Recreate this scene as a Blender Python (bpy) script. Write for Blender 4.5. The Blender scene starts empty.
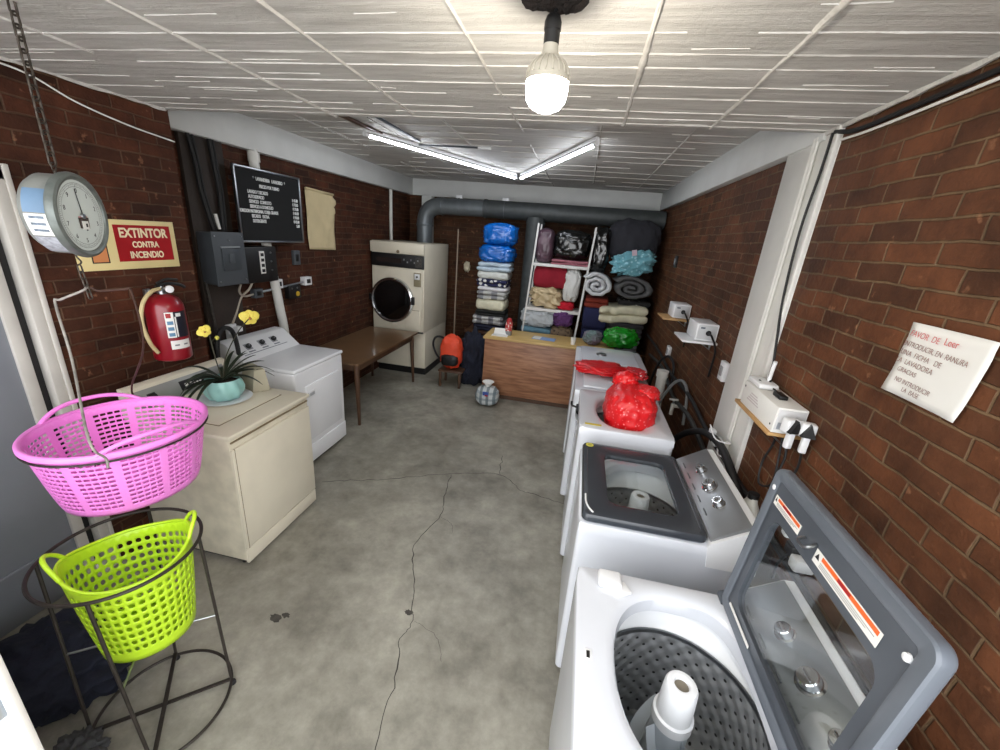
import bpy, bmesh, math, random
from mathutils import Vector, Matrix, Euler, noise
random.seed(7)
PI = math.pi
S = bpy.context.scene
COL = S.collection

# ------------------------------------------------------------------ colour / material helpers
def lin(c):
    def f(v):
        v /= 255.0
        return v / 12.92 if v <= 0.04045 else ((v + 0.055) / 1.055) ** 2.4
    return (f(c[0]), f(c[1]), f(c[2]), 1.0)

def newmat(name):
    m = bpy.data.materials.new(name); m.use_nodes = True
    nt = m.node_tree
    b = nt.nodes['Principled BSDF']
    return m, nt, b

def N(nt, typ, **kw):
    n = nt.nodes.new(typ)
    for k, v in kw.items(): setattr(n, k, v)
    return n

def mat(name, c, rough=0.5, metal=0.0, var=0.06, vscale=6.0, bump=0.0, bscale=40.0, c2=None, spec=0.5, coat=0.0, trans=0.0, sss=0.0):
    """plain material with a little procedural tone variation and bump"""
    m, nt, b = newmat(name)
    col = lin(c)
    tc = N(nt, 'ShaderNodeTexCoord')
    nz = N(nt, 'ShaderNodeTexNoise'); nz.inputs['Scale'].default_value = vscale; nz.inputs['Detail'].default_value = 5
    nt.links.new(tc.outputs['Object'], nz.inputs['Vector'])
    mx = N(nt, 'ShaderNodeMix', data_type='RGBA')
    if c2 is None:
        k = 1 - var * 2.2
        d = (col[0] * k, col[1] * k, col[2] * k, 1)
    else:
        d = lin(c2)
    mx.inputs[6].default_value = col; mx.inputs[7].default_value = d
    rp = N(nt, 'ShaderNodeMapRange'); rp.inputs[1].default_value = 0.38; rp.inputs[2].default_value = 0.68
    nt.links.new(nz.outputs['Fac'], rp.inputs[0]); nt.links.new(rp.outputs[0], mx.inputs[0])
    nt.links.new(mx.outputs[2], b.inputs['Base Color'])
    b.inputs['Roughness'].default_value = rough; b.inputs['Metallic'].default_value = metal
    b.inputs['Specular IOR Level'].default_value = spec
    b.inputs['Coat Weight'].default_value = coat
    if bump:
        n2 = N(nt, 'ShaderNodeTexNoise'); n2.inputs['Scale'].default_value = bscale; n2.inputs['Detail'].default_value = 4
        nt.links.new(tc.outputs['Object'], n2.inputs['Vector'])
        bp = N(nt, 'ShaderNodeBump'); bp.inputs['Strength'].default_value = bump; bp.inputs['Distance'].default_value = 0.01
        nt.links.new(n2.outputs['Fac'], bp.inputs['Height']); nt.links.new(bp.outputs[0], b.inputs['Normal'])
    return m

def emat(name, c, strength):
    m, nt, b = newmat(name)
    b.inputs['Base Color'].default_value = lin(c)
    b.inputs['Emission Color'].default_value = lin(c)
    b.inputs['Emission Strength'].default_value = strength
    return m

def glassmat(name, tint=(248, 250, 250), refl=0.05):
    m, nt, b = newmat(name)
    nt.nodes.remove(b)
    out = nt.nodes['Material Output']
    t = N(nt, 'ShaderNodeBsdfTransparent'); t.inputs[0].default_value = lin(tint)
    g = N(nt, 'ShaderNodeBsdfGlossy'); g.inputs['Roughness'].default_value = 0.03
    lw = N(nt, 'ShaderNodeLayerWeight'); lw.inputs['Blend'].default_value = 0.5
    pw_ = N(nt, 'ShaderNodeMath', operation='POWER'); pw_.inputs[1].default_value = 4.0
    nt.links.new(lw.outputs['Facing'], pw_.inputs[0])
    mr = N(nt, 'ShaderNodeMath', operation='MULTIPLY_ADD'); mr.inputs[1].default_value = 0.9 - refl; mr.inputs[2].default_value = refl
    nt.links.new(pw_.outputs[0], mr.inputs[0])
    ms = N(nt, 'ShaderNodeMixShader')
    nt.links.new(mr.outputs[0], ms.inputs[0])
    nt.links.new(t.outputs[0], ms.inputs[1]); nt.links.new(g.outputs[0], ms.inputs[2])
    nt.links.new(ms.outputs[0], out.inputs[0])
    return m

def brickmat(name, axes, c1, c2, mortar, rough=0.55):
    m, nt, b = newmat(name)
    tc = N(nt, 'ShaderNodeTexCoord')
    sp = N(nt, 'ShaderNodeSeparateXYZ'); nt.links.new(tc.outputs['Object'], sp.inputs[0])
    cb = N(nt, 'ShaderNodeCombineXYZ')
    nt.links.new(sp.outputs[axes[0]], cb.inputs[0]); nt.links.new(sp.outputs[axes[1]], cb.inputs[1])
    # slight wobble of the courses
    nzw = N(nt, 'ShaderNodeTexNoise'); nzw.inputs['Scale'].default_value = 7
    nt.links.new(tc.outputs['Object'], nzw.inputs['Vector'])
    vm = N(nt, 'ShaderNodeVectorMath', operation='SCALE'); vm.inputs['Scale'].default_value = 0.02
    nt.links.new(nzw.outputs['Color'], vm.inputs[0])
    va = N(nt, 'ShaderNodeVectorMath', operation='ADD')
    nt.links.new(cb.outputs[0], va.inputs[0]); nt.links.new(vm.outputs[0], va.inputs[1])
    br = N(nt, 'ShaderNodeTexBrick')
    br.offset = 0.5
    br.inputs['Scale'].default_value = 1
    br.inputs['Brick Width'].default_value = 0.222; br.inputs['Row Height'].default_value = 0.0655
    br.inputs['Mortar Size'].default_value = 0.0058; br.inputs['Mortar Smooth'].default_value = 0.6
    br.inputs['Bias'].default_value = -0.1
    br.inputs['Color1'].default_value = lin(c1); br.inputs['Color2'].default_value = lin(c2); br.inputs['Mortar'].default_value = lin(mortar)
    nt.links.new(va.outputs[0], br.inputs['Vector'])
    # blotches of tone inside the bricks
    nz = N(nt, 'ShaderNodeTexNoise'); nz.inputs['Scale'].default_value = 5; nz.inputs['Detail'].default_value = 8; nz.inputs['Roughness'].default_value = 0.7
    nt.links.new(tc.outputs['Object'], nz.inputs['Vector'])
    rp = N(nt, 'ShaderNodeMapRange'); rp.inputs[1].default_value = 0.3; rp.inputs[2].default_value = 0.7; rp.inputs[3].default_value = 0.5; rp.inputs[4].default_value = 1.5
    nt.links.new(nz.outputs['Fac'], rp.inputs[0])
    mx = N(nt, 'ShaderNodeMix', data_type='RGBA', blend_type='MULTIPLY'); mx.inputs[0].default_value = 1
    nt.links.new(br.outputs['Color'], mx.inputs[6]); nt.links.new(rp.outputs[0], mx.inputs[7])
    # pale chips and lime specks
    n3 = N(nt, 'ShaderNodeTexNoise'); n3.inputs['Scale'].default_value = 16; n3.inputs['Detail'].default_value = 6
    nt.links.new(tc.outputs['Object'], n3.inputs['Vector'])
    r3 = N(nt, 'ShaderNodeMapRange'); r3.inputs[1].default_value = 0.66; r3.inputs[2].default_value = 0.76; r3.inputs[4].default_value = 0.6
    nt.links.new(n3.outputs['Fac'], r3.inputs[0])
    m2 = N(nt, 'ShaderNodeMix', data_type='RGBA'); m2.inputs[7].default_value = lin((168, 120, 88))
    nt.links.new(r3.outputs[0], m2.inputs[0]); nt.links.new(mx.outputs[2], m2.inputs[6])
    nt.links.new(m2.outputs[2], b.inputs['Base Color'])
    b.inputs['Roughness'].default_value = rough; b.inputs['Specular IOR Level'].default_value = 0.22
    n4 = N(nt, 'ShaderNodeTexNoise'); n4.inputs['Scale'].default_value = 60; n4.inputs['Detail'].default_value = 4
    nt.links.new(tc.outputs['Object'], n4.inputs['Vector'])
    ma = N(nt, 'ShaderNodeMath', operation='MULTIPLY_ADD'); ma.inputs[1].default_value = -1.0
    nt.links.new(br.outputs['Fac'], ma.inputs[0])
    ms = N(nt, 'ShaderNodeMath', operation='MULTIPLY'); ms.inputs[1].default_value = 0.5
    nt.links.new(n4.outputs['Fac'], ms.inputs[0]); nt.links.new(ms.outputs[0], ma.inputs[2])
    bp = N(nt, 'ShaderNodeBump'); bp.inputs['Strength'].default_value = 0.7; bp.inputs['Distance'].default_value = 0.008
    nt.links.new(ma.outputs[0], bp.inputs['Height']); nt.links.new(bp.outputs[0], b.inputs['Normal'])
    return m

def plaid(name, base, l1, l2, sx=22.0, sz=40.0, axes=(0, 2)):
    """woven check: two sets of bands"""
    m, nt, b = newmat(name)
    tc = N(nt, 'ShaderNodeTexCoord'); sp = N(nt, 'ShaderNodeSeparateXYZ'); nt.links.new(tc.outputs['Object'], sp.inputs[0])
    def band(ax, sc, th):
        a = N(nt, 'ShaderNodeMath', operation='MULTIPLY'); a.inputs[1].default_value = sc; nt.links.new(sp.outputs[ax], a.inputs[0])
        s = N(nt, 'ShaderNodeMath', operation='SINE'); nt.links.new(a.outputs[0], s.inputs[0])
        g = N(nt, 'ShaderNodeMath', operation='GREATER_THAN'); g.inputs[1].default_value = th; nt.links.new(s.outputs[0], g.inputs[0])
        return g
    g1 = band(axes[0], sx * 2.2, 0.25); g2 = band(axes[1], sz * 2.2, 0.35)
    m1 = N(nt, 'ShaderNodeMix', data_type='RGBA'); m1.inputs[6].default_value = lin(base); m1.inputs[7].default_value = lin(l1)
    nt.links.new(g1.outputs[0], m1.inputs[0])
    m2 = N(nt, 'ShaderNodeMix', data_type='RGBA'); m2.inputs[7].default_value = lin(l2)
    mm = N(nt, 'ShaderNodeMath', operation='MULTIPLY'); mm.inputs[1].default_value = 0.5; nt.links.new(g2.outputs[0], mm.inputs[0])
    nt.links.new(mm.outputs[0], m2.inputs[0]); nt.links.new(m1.outputs[2], m2.inputs[6])
    nt.links.new(m2.outputs[2], b.inputs['Base Color']); b.inputs['Roughness'].default_value = 0.9
    return m

def spots(name, base, spot, scale=30.0, th=0.25, rough=0.85):
    m, nt, b = newmat(name)
    tc = N(nt, 'ShaderNodeTexCoord'); v = N(nt, 'ShaderNodeTexVoronoi'); v.inputs['Scale'].default_value = scale
    nt.links.new(tc.outputs['Object'], v.inputs['Vector'])
    lt = N(nt, 'ShaderNodeMath', operation='LESS_THAN'); lt.inputs[1].default_value = th; nt.links.new(v.outputs['Distance'], lt.inputs[0])
    mx = N(nt, 'ShaderNodeMix', data_type='RGBA'); mx.inputs[6].default_value = lin(base); mx.inputs[7].default_value = lin(spot)
    nt.links.new(lt.outputs[0], mx.inputs[0]); nt.links.new(mx.outputs[2], b.inputs['Base Color']); b.inputs['Roughness'].default_value = rough
    return m

# ------------------------------------------------------------------ mesh builder
def catmull(pts, k=6, closed=False):
    P = [Vector(p) for p in pts]
    n = len(P)
    if n < 3: return P
    out = []
    rng = range(n) if closed else range(n - 1)
    for i in rng:
        p1, p2 = P[i], P[(i + 1) % n]
        p0 = P[(i - 1) % n] if (closed or i > 0) else p1 * 2 - p2
        p3 = P[(i + 2) % n] if (closed or i + 2 < n) else p2 * 2 - p1
        for j in range(k):
            t = j / k
            out.append(0.5 * ((2 * p1) + (p2 - p0) * t + (2 * p0 - 5 * p1 + 4 * p2 - p3) * t * t + (3 * p1 - p0 - 3 * p2 + p3) * t ** 3))
    if not closed: out.append(P[-1])
    return out

def frame_z(d):
    d = Vector(d).normalized()
    return d.to_track_quat('Z', 'Y').to_matrix().to_4x4()

class MB:
    def __init__(s):
        s.bm = bmesh.new(); s.mats = []
    def mi(s, m):
        if m not in s.mats: s.mats.append(m)
        return s.mats.index(m)
    def _paint(s, faces, m):
        i = s.mi(m)
        for f in faces: f.material_index = i
    def face(s, vs, m):
        try:
            f = s.bm.faces.new(vs); f.material_index = s.mi(m); return f
        except ValueError:
            return None
    def box(s, c, size, m, bev=0.0, seg=2, M=None):
        r = bmesh.ops.create_cube(s.bm, size=1.0)
        vs = r['verts']
        bmesh.ops.scale(s.bm, vec=Vector(size), verts=vs)
        if bev > 0:
            es = list({e for v in vs for e in v.link_edges})
            rb = bmesh.ops.bevel(s.bm, geom=es, offset=min(bev, min(size) * 0.49), segments=seg, profile=0.5, affect='EDGES')
            vs = list({v for f in rb['faces'] for v in f.verts} | {v for v in vs if v.is_valid})
        T = Matrix.Translation(Vector(c))
        if M is not None: T = T @ M.to_4x4()
        bmesh.ops.transform(s.bm, matrix=T, verts=vs)
        fs = {f for v in vs for f in v.link_faces}
        s._paint(fs, m)
        return vs
    def loft(s, loops, m, closed=True, cap0=False, cap1=False, wrap=False):
        L = [[s.bm.verts.new(Vector(p)) for p in lp] for lp in loops]
        n = len(L[0])
        pairs = list(zip(L[:-1], L[1:]))
        if wrap: pairs.append((L[-1], L[0]))
        for a, b in pairs:
            for i in range(n if closed else n - 1):
                j = (i + 1) % n
                s.face([a[i], a[j], b[j], b[i]], m)
        if cap0: s.face(list(reversed(L[0])), m)
        if cap1: s.face(L[-1], m)
        return L
    def lathe(s, prof, m, c=(0, 0, 0), n=32, axis=(0, 0, 1), cap0=True, cap1=True, sx=1.0, sy=1.0):
        F = Matrix.Translation(Vector(c)) @ frame_z(axis)
        loops = [[F @ Vector((r * sx * math.cos(2 * PI * i / n), r * sy * math.sin(2 * PI * i / n), z)) for i in range(n)] for r, z in prof]
        return s.loft(loops, m, True, cap0, cap1)
    def cyl(s, p0, p1, r0, m, r1=None, n=20, caps=True):
        p0, p1 = Vector(p0), Vector(p1)
        d = p1 - p0
        return s.lathe([(r0, 0), (r0 if r1 is None else r1, d.length)], m, p0, n, d, caps, caps)
    def tube(s, pts, r, m, n=8, closed=False, smooth=0):
        P = catmull(pts, smooth, closed) if smooth else [Vector(p) for p in pts]
        loops = []
        k = len(P)
        up = None
        for i, p in enumerate(P):
            if closed: d = P[(i + 1) % k] - P[i - 1]
            else: d = P[min(i + 1, k - 1)] - P[max(i - 1, 0)]
            if d.length < 1e-9: d = Vector((0, 0, 1))
            d.normalize()
            if up is None:
                up = Vector((0, 0, 1)) if abs(d.z) < 0.9 else Vector((1, 0, 0))
            a = up - d * up.dot(d)
            if a.length < 1e-6: a = d.orthogonal()
            a.normalize(); b = d.cross(a); up = a
            rr = r[min(i, len(r) - 1)] if isinstance(r, (list, tuple)) else r
            loops.append([p + (a * math.cos(2 * PI * j / n) + b * math.sin(2 * PI * j / n)) * rr for j in range(n)])
        return s.loft(loops, m, True, not closed, not closed, wrap=closed)
    def prism(s, poly, h, m, M=None):
        """polygon in local XY, extruded 0..h along Z"""
        M = M or Matrix.Identity(4)
        lo = [[M @ Vector((x, y, 0)) for x, y in poly], [M @ Vector((x, y, h)) for x, y in poly]]
        return s.loft(lo, m, True, True, True)
    def blob(s, c, size, m, amp=0.08, freq=3.0, sub=4, flat=0.0, seed=0, pw=1.0, M=None, fr=(1, 1, 1)):
        r = bmesh.ops.create_icosphere(s.bm, subdivisions=sub, radius=1.0)
        off = Vector((seed * 3.1, seed * 1.7, seed * 5.3))
        for v in r['verts']:
            p = v.co.copy()
            if pw != 1.0:
                p = Vector([math.copysign(abs(q) ** pw, q) for q in p])
            k = 1 + amp * (noise.turbulence(Vector((p.x * fr[0], p.y * fr[1], p.z * fr[2])) * freq + off, 4, True, noise_basis='PERLIN_ORIGINAL') - 0.6)
            p = p * k
            if flat and p.z < -flat: p.z = -flat + (p.z + flat) * 0.05
            p = Vector((p.x * size[0], p.y * size[1], p.z * size[2]))
            if M is not None: p = M @ p
            v.co = p + Vector(c)
        s._paint({f for v in r['verts'] for f in v.link_faces}, m)
    def build(s, name, parent=None, loc=(0, 0, 0), angle=35, rot=None):
        me = bpy.data.meshes.new(name)
        bmesh.ops.recalc_face_normals(s.bm, faces=s.bm.faces[:])
        s.bm.to_mesh(me); s.bm.free()
        for m in s.mats: me.materials.append(m)
        if angle:
            for p in me.polygons: p.use_smooth = True
            me.set_sharp_from_angle(angle=math.radians(angle))
        o = bpy.data.objects.new(name, me); COL.objects.link(o)
        o.location = loc
        if rot is not None: o.rotation_euler = rot
        if parent is not None: o.parent = parent
        return o

def tag(o, label=None, cat=None, group=None, kind=None):
    if label: o['label'] = label
    if cat: o['category'] = cat
    if group: o['group'] = group
    if kind: o['kind'] = kind
    return o

def thing(name, label, cat, loc=(0, 0, 0), rz=0.0, group=None):
    o = bpy.data.objects.new(name, None); COL.objects.link(o)
    o.empty_display_size = 0.1
    o.location = loc; o.rotation_euler = (0, 0, rz)
    return tag(o, label, cat, group)

def text(name, s, size, m, M, parent=None, align='LEFT', ext=0.0006, spacing=1.0, bold=0.0, narrow=1.0):
    cu = bpy.data.curves.new(name, 'FONT')
    cu.body = s; cu.size = size; cu.extrude = ext; cu.align_x = align; cu.align_y = 'CENTER'
    cu.space_character = spacing; cu.offset = bold
    ob = bpy.data.objects.new(name + '_tmp', cu); COL.objects.link(ob)
    bpy.context.view_layer.update()
    me = bpy.data.meshes.new_from_object(ob.evaluated_get(bpy.context.evaluated_depsgraph_get()))
    bpy.data.objects.remove(ob); bpy.data.curves.remove(cu)
    me.transform(M @ Matrix.Diagonal((narrow, 1, 1, 1)))
    me.materials.clear(); me.materials.append(m)
    o = bpy.data.objects.new(name, me); COL.objects.link(o)
    if parent is not None: o.parent = parent
    return o

def joined(name, objs, parent=None):
    """merge text meshes of one panel into one lettering mesh"""
    bm = bmesh.new(); mats = []
    for o in objs:
        base = len(mats)
        n0 = len(bm.faces)
        bm.from_mesh(o.data); bm.faces.ensure_lookup_table()
        mats.append(o.data.materials[0])
        for f in bm.faces[n0:]: f.material_index = base
    me = bpy.data.meshes.new(name); bm.to_mesh(me); bm.free()
    for m in mats: me.materials.append(m)
    for o in objs:
        bpy.data.objects.remove(o)
    o = bpy.data.objects.new(name, me); COL.objects.link(o)
    if parent is not None: o.parent = parent
    return o

# plane matrices: local x,y -> reading direction and up on a wall, z -> outwards
def on_left(x, y, z):    # on the left wall, facing +X; reading direction +Y
    return Matrix(((0, 0, 1, x), (1, 0, 0, y), (0, 1, 0, z), (0, 0, 0, 1)))
def on_right(x, y, z):   # on the right wall, facing -X; reading direction -Y
    return Matrix(((0, 0, -1, x), (-1, 0, 0, y), (0, 1, 0, z), (0, 0, 0, 1)))
def on_front(x, y, z):   # facing -Y; reading direction +X
    return Matrix(((1, 0, 0, x), (0, 0, -1, y), (0, 1, 0, z), (0, 0, 0, 1)))

# ------------------------------------------------------------------ palette
XL, XLB, XR, XRB = -2.53, -2.88, 1.0, 1.04
YE, YB, HF, HB = 2.31, 6.65, 2.62, 2.82

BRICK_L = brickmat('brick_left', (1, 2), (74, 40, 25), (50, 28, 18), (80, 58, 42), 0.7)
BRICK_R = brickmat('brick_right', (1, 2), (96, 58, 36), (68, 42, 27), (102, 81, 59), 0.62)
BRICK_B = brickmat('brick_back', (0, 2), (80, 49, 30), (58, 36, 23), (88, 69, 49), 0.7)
WHITE_PAINT = mat('white_wall_paint', (206, 207, 204), 0.55, var=0.04, vscale=3, bump=0.25, bscale=14)
TRIM_WHITE = mat('white_trim_paint', (226, 225, 219), 0.45, var=0.03)
DARK_COLUMN = mat('dark_column_paint', (48, 38, 31), 0.7, var=0.15, bump=0.4, bscale=25)
GREY_DOOR = mat('grey_door_paint', (130, 134, 141), 0.45, var=0.03)
FRAME_PALE = mat('pale_door_frame', (196, 192, 184), 0.5, var=0.05)
BLACK = mat('black_plastic', (20, 20, 21), 0.45, var=0.1)
BLACK_RUB = mat('black_rubber', (24, 24, 25), 0.6, var=0.1)
CREAM = mat('cream_enamel', (220, 212, 192), 0.38, var=0.04, vscale=4)
CREAM_D = mat('cream_enamel_worn', (214, 206, 184), 0.5, var=0.09, vscale=9)
CREAM_SEAM = mat('cream_seam', (128, 112, 84), 0.7)
ENAMEL = mat('white_enamel_dimmed', (212, 215, 221), 0.22, var=0.015, coat=0.3)  # right washers: white darkened in the colour to offset strong daylight
ENAMEL_LIFT = mat('white_enamel_lifted', (240, 241, 243), 0.24, var=0.012, coat=0.3)  # left dryer: same white, brightened in the colour to offset weaker light
ENAMEL2 = mat('white_plastic', (228, 229, 230), 0.32, var=0.015)
CHROME = mat('chrome', (210, 212, 214), 0.12, 1.0, var=0.02)
STEEL = mat('brushed_steel', (165, 168, 170), 0.3, 1.0, var=0.05)
SILVER = mat('silver_panel', (138, 140, 142), 0.3, 0.55, var=0.04)
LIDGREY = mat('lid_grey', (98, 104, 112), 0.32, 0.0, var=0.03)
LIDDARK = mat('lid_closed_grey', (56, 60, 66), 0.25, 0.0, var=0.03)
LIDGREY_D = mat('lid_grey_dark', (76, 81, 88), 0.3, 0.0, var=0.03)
GREY_BOX = mat('grey_box_paint', (74, 79, 84), 0.5, var=0.05)
GALV = mat('galvanised_duct', (112, 118, 121), 0.42, 0.45, var=0.08, vscale=9)
DUCTDARK = mat('dark_painted_duct', (74, 78, 78), 0.55, 0.2, var=0.12, vscale=10, bump=0.2)
WOOD_D = mat('dark_brown_wood', (84, 58, 40), 0.4, var=0.12, vscale=8)
PINE = mat('pine_wood', (190, 150, 98), 0.55, var=0.09, vscale=14)
PAPER = mat('white_paper', (226, 225, 220), 0.8, var=0.02)
PINK = mat('pink_plastic', (236, 134, 216), 0.35, var=0.02, spec=0.4)
LIME = mat('lime_plastic', (178, 214, 40), 0.35, var=0.02, spec=0.4)
WIRE = mat('dark_wire', (58, 52, 47), 0.5, 0.5, var=0.15, vscale=30)
WIRE_R = mat('rusty_wire', (70, 46, 36), 0.65, 0.3, var=0.2, vscale=30)
CHAINM = mat('chain_metal', (74, 66, 58), 0.5, 0.6, var=0.2, vscale=60)
RED_EXT = mat('extinguisher_red', (136, 12, 28), 0.3, var=0.05, coat=0.3)
GLASS = glassmat('clear_glass')
WHITE_PVC = mat('white_pvc', (214, 213, 206), 0.4, var=0.04)

# ================================================================== SETTING
def floor_mat():
    m, nt, b = newmat('worn_concrete')
    tc = N(nt, 'ShaderNodeTexCoord')
    def nz(sc, det, rough=0.6):
        n = N(nt, 'ShaderNodeTexNoise'); n.inputs['Scale'].default_value = sc; n.inputs['Detail'].default_value = det; n.inputs['Roughness'].default_value = rough
        nt.links.new(tc.outputs['Object'], n.inputs['Vector']); return n
    a, c, d = nz(1.5, 9, 0.68), nz(9, 8, 0.7), nz(0.6, 3)
    r = N(nt, 'ShaderNodeValToRGB')
    e = r.color_ramp.elements
    e[0].position = 0.32; e[0].color = lin((108, 104, 93)); e[1].position = 0.68; e[1].color = lin((174, 170, 156))
    nt.links.new(a.outputs['Fac'], r.inputs[0])
    r2 = N(nt, 'ShaderNodeMapRange'); r2.inputs[1].default_value = 0.35; r2.inputs[2].default_value = 0.7; r2.inputs[3].default_value = 0.78; r2.inputs[4].default_value = 1.12
    nt.links.new(c.outputs['Fac'], r2.inputs[0])
    mx = N(nt, 'ShaderNodeMix', data_type='RGBA', blend_type='MULTIPLY'); mx.inputs[0].default_value = 1
    nt.links.new(r.outputs[0], mx.inputs[6]); nt.links.new(r2.outputs[0], mx.inputs[7])
    nt.links.new(mx.outputs[2], b.inputs['Base Color'])
    r3 = N(nt, 'ShaderNodeMapRange'); r3.inputs[3].default_value = 0.32; r3.inputs[4].default_value = 0.62
    nt.links.new(d.outputs['Fac'], r3.inputs[0]); nt.links.new(r3.outputs[0], b.inputs['Roughness'])
    bp = N(nt, 'ShaderNodeBump'); bp.inputs['Strength'].default_value = 0.12; bp.inputs['Distance'].default_value = 0.01
    nt.links.new(c.outputs['Fac'], bp.inputs['Height']); nt.links.new(bp.outputs[0], b.inputs['Normal'])
    return m
FLOOR = floor_mat()
CRACK = mat('crack_dark', (52, 49, 45), 0.9)
STAIN = mat('oil_stain', (74, 70, 63), 0.7, var=0.2, vscale=25)

f = MB()
f.box((-0.6, 2.0, -0.05), (9.0, 10.0, 0.1), FLOOR)
def crack(pts, w):
    P = catmull([(x, y, 0.0) for x, y in pts], 7)
    rows = []
    for i, p in enumerate(P):
        d = (P[min(i + 1, len(P) - 1)] - P[max(i - 1, 0)]).normalized()
        s = Vector((-d.y, d.x, 0))
        j = noise.noise(p * 14) * 0.018 + noise.noise(p * 45) * 0.008
        ww = 0.62 * w * (0.45 + 0.9 * abs(noise.noise(p * 9 + Vector((5, 0, 0))))) * (0.3 if i in (0, len(P) - 1) else 1)
        c = p + s * j + Vector((0, 0, 0.0006))
        rows.append([c - s * ww, c + s * ww])
    f.loft(rows, CRACK, closed=False)
crack([(-0.91, 3.03), (-0.85, 2.7), (-0.81, 2.47), (-0.87, 2.12), (-0.76, 1.84), (-0.66, 1.58), (-0.67, 1.46), (-0.63, 1.33), (-0.60, 1.17), (-0.57, 0.9), (-0.6, 0.5)], 0.006)
crack([(-1.9, 2.58), (-1.6, 2.7), (-1.31, 2.83), (-0.91, 3.03), (-0.48, 3.16), (-0.26, 2.98), (-0.1, 2.95), (0.14, 2.9)], 0.0065)
crack([(-0.48, 3.16), (-0.5, 3.3), (-0.52, 3.51)], 0.005)
crack([(-0.81, 2.47), (-0.7, 2.4), (-0.66, 2.3)], 0.0022)
crack([(-0.66, 1.58), (-0.5, 1.52), (-0.42, 1.4)], 0.002)
def stain(c, r, seed):
    vs = []
    for i in range(20):
        a = 2 * PI * i / 20
        rr = r * (0.6 + 0.8 * abs(noise.noise(Vector((math.cos(a) * 2 + seed, math.sin(a) * 2, seed)))))
        vs.append(f.bm.verts.new((c[0] + math.cos(a) * rr, c[1] + math.sin(a) * rr * 0.7, 0.0008)))
    f.face(vs, STAIN)
stain((-1.38, 1.40), 0.045, 1.2); stain((-1.34, 1.43), 0.03, 3.3); stain((-0.70, 1.62), 0.03, 5.3)
tag(f.build('floor', angle=0), kind='structure')

# --- brick walls
w = MB()
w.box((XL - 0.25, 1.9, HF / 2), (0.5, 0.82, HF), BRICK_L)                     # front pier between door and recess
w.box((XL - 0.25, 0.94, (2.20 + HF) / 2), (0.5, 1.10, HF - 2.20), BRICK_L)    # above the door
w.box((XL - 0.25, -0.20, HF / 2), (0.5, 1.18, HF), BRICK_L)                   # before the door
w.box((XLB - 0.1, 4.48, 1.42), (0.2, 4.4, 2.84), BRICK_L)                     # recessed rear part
tag(w.build('wall_left', angle=0), kind='structure')
w = MB()
w.box((XR + 0.15, 1.22, HF / 2), (0.3, 2.04, HF), BRICK_R)
w.box((XRB + 0.13, 4.5, 1.42), (0.26, 4.5, 2.84), BRICK_R)
tag(w.build('wall_right', angle=0), kind='structure')
w = MB()
w.box((-0.9, YB + 0.1, 1.42), (4.2, 0.2, 2.84), BRICK_B)
tag(w.build('wall_back', angle=0), kind='structure')

# --- ceiling: low front slab, higher rear slab, with the raised seams of the board forms
def ceil_mat():
    m, nt, b = newmat('painted_board_marked_concrete')
    tc = N(nt, 'ShaderNodeTexCoord')
    mp = N(nt, 'ShaderNodeMapping'); mp.inputs['Scale'].default_value = (1.2, 14, 1)
    nt.links.new(tc.outputs['Object'], mp.inputs['Vector'])
    a = N(nt, 'ShaderNodeTexNoise'); a.inputs['Scale'].default_value = 2.2; a.inputs['Detail'].default_value = 8; a.inputs['Roughness'].default_value = 0.65
    nt.links.new(mp.outputs[0], a.inputs['Vector'])
    c = N(nt, 'ShaderNodeTexNoise'); c.inputs['Scale'].default_value = 11; c.inputs['Detail'].default_value = 8; c.inputs['Roughness'].default_value = 0.75
    nt.links.new(tc.outputs['Object'], c.inputs['Vector'])
    r = N(nt, 'ShaderNodeValToRGB'); e = r.color_ramp.elements
    e[0].position = 0.28; e[0].color = lin((168, 165, 160)); e[1].position = 0.75; e[1].color = lin((212, 210, 205))
    nt.links.new(a.outputs['Fac'], r.inputs[0]); nt.links.new(r.outputs[0], b.inputs['Base Color'])
    b.inputs['Roughness'].default_value = 0.6
    ad = N(nt, 'ShaderNodeMath', operation='ADD'); nt.links.new(a.outputs['Fac'], ad.inputs[0]); nt.links.new(c.outputs['Fac'], ad.inputs[1])
    bp = N(nt, 'ShaderNodeBump'); bp.inputs['Strength'].default_value = 0.5; bp.inputs['Distance'].default_value = 0.012
    nt.links.new(ad.outputs[0], bp.inputs['Height']); nt.links.new(bp.outputs[0], b.inputs['Normal'])
    return m
CEIL = ceil_mat()
SEAM = mat('ceiling_seam_paint', (205, 202, 196), 0.55, var=0.08, bump=0.5, vscale=20)
c = MB()
c.box((-0.75, 1.08, HF + 0.15), (4.2, 2.46, 0.3), CEIL)
c.box((-0.9, 4.55, HB + 0.06), (4.4, 4.6, 0.12), CEIL)
def ridge(p0, p1, wd, ht, z, gap=0.0):
    p0, p1 = Vector((*p0, z)), Vector((*p1, z))
    L = (p1 - p0).length; n = max(6, int(L / 0.035)); d = (p1 - p0) / L; s = Vector((-d.y, d.x, 0))
    run = []
    def flush():
        if len(run) > 2: c.loft(list(run), SEAM, closed=False)
        run.clear()
    for i in range(n + 1):
        p = p0 + d * (L * i / n)
        q = noise.noise(p * 2.3 + Vector((3, 1, 0))) ; q2 = noise.noise(p * 11)
        if gap and q < -0.42 + gap: flush(); continue
        ww = wd * (0.75 + 0.6 * q + 0.4 * q2); ww = max(ww, 0.0015)
        hh = ht * (0.8 + 0.5 * q2 + 0.3 * q)
        o = p + s * noise.noise(p * 6) * 0.004
        run.append([o - s * ww + Vector((0, 0, 0.001)), o - s * ww * 0.4 - Vector((0, 0, hh)), o + s * ww * 0.4 - Vector((0, 0, hh)), o + s * ww + Vector((0, 0, 0.001))])
    flush()
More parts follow.
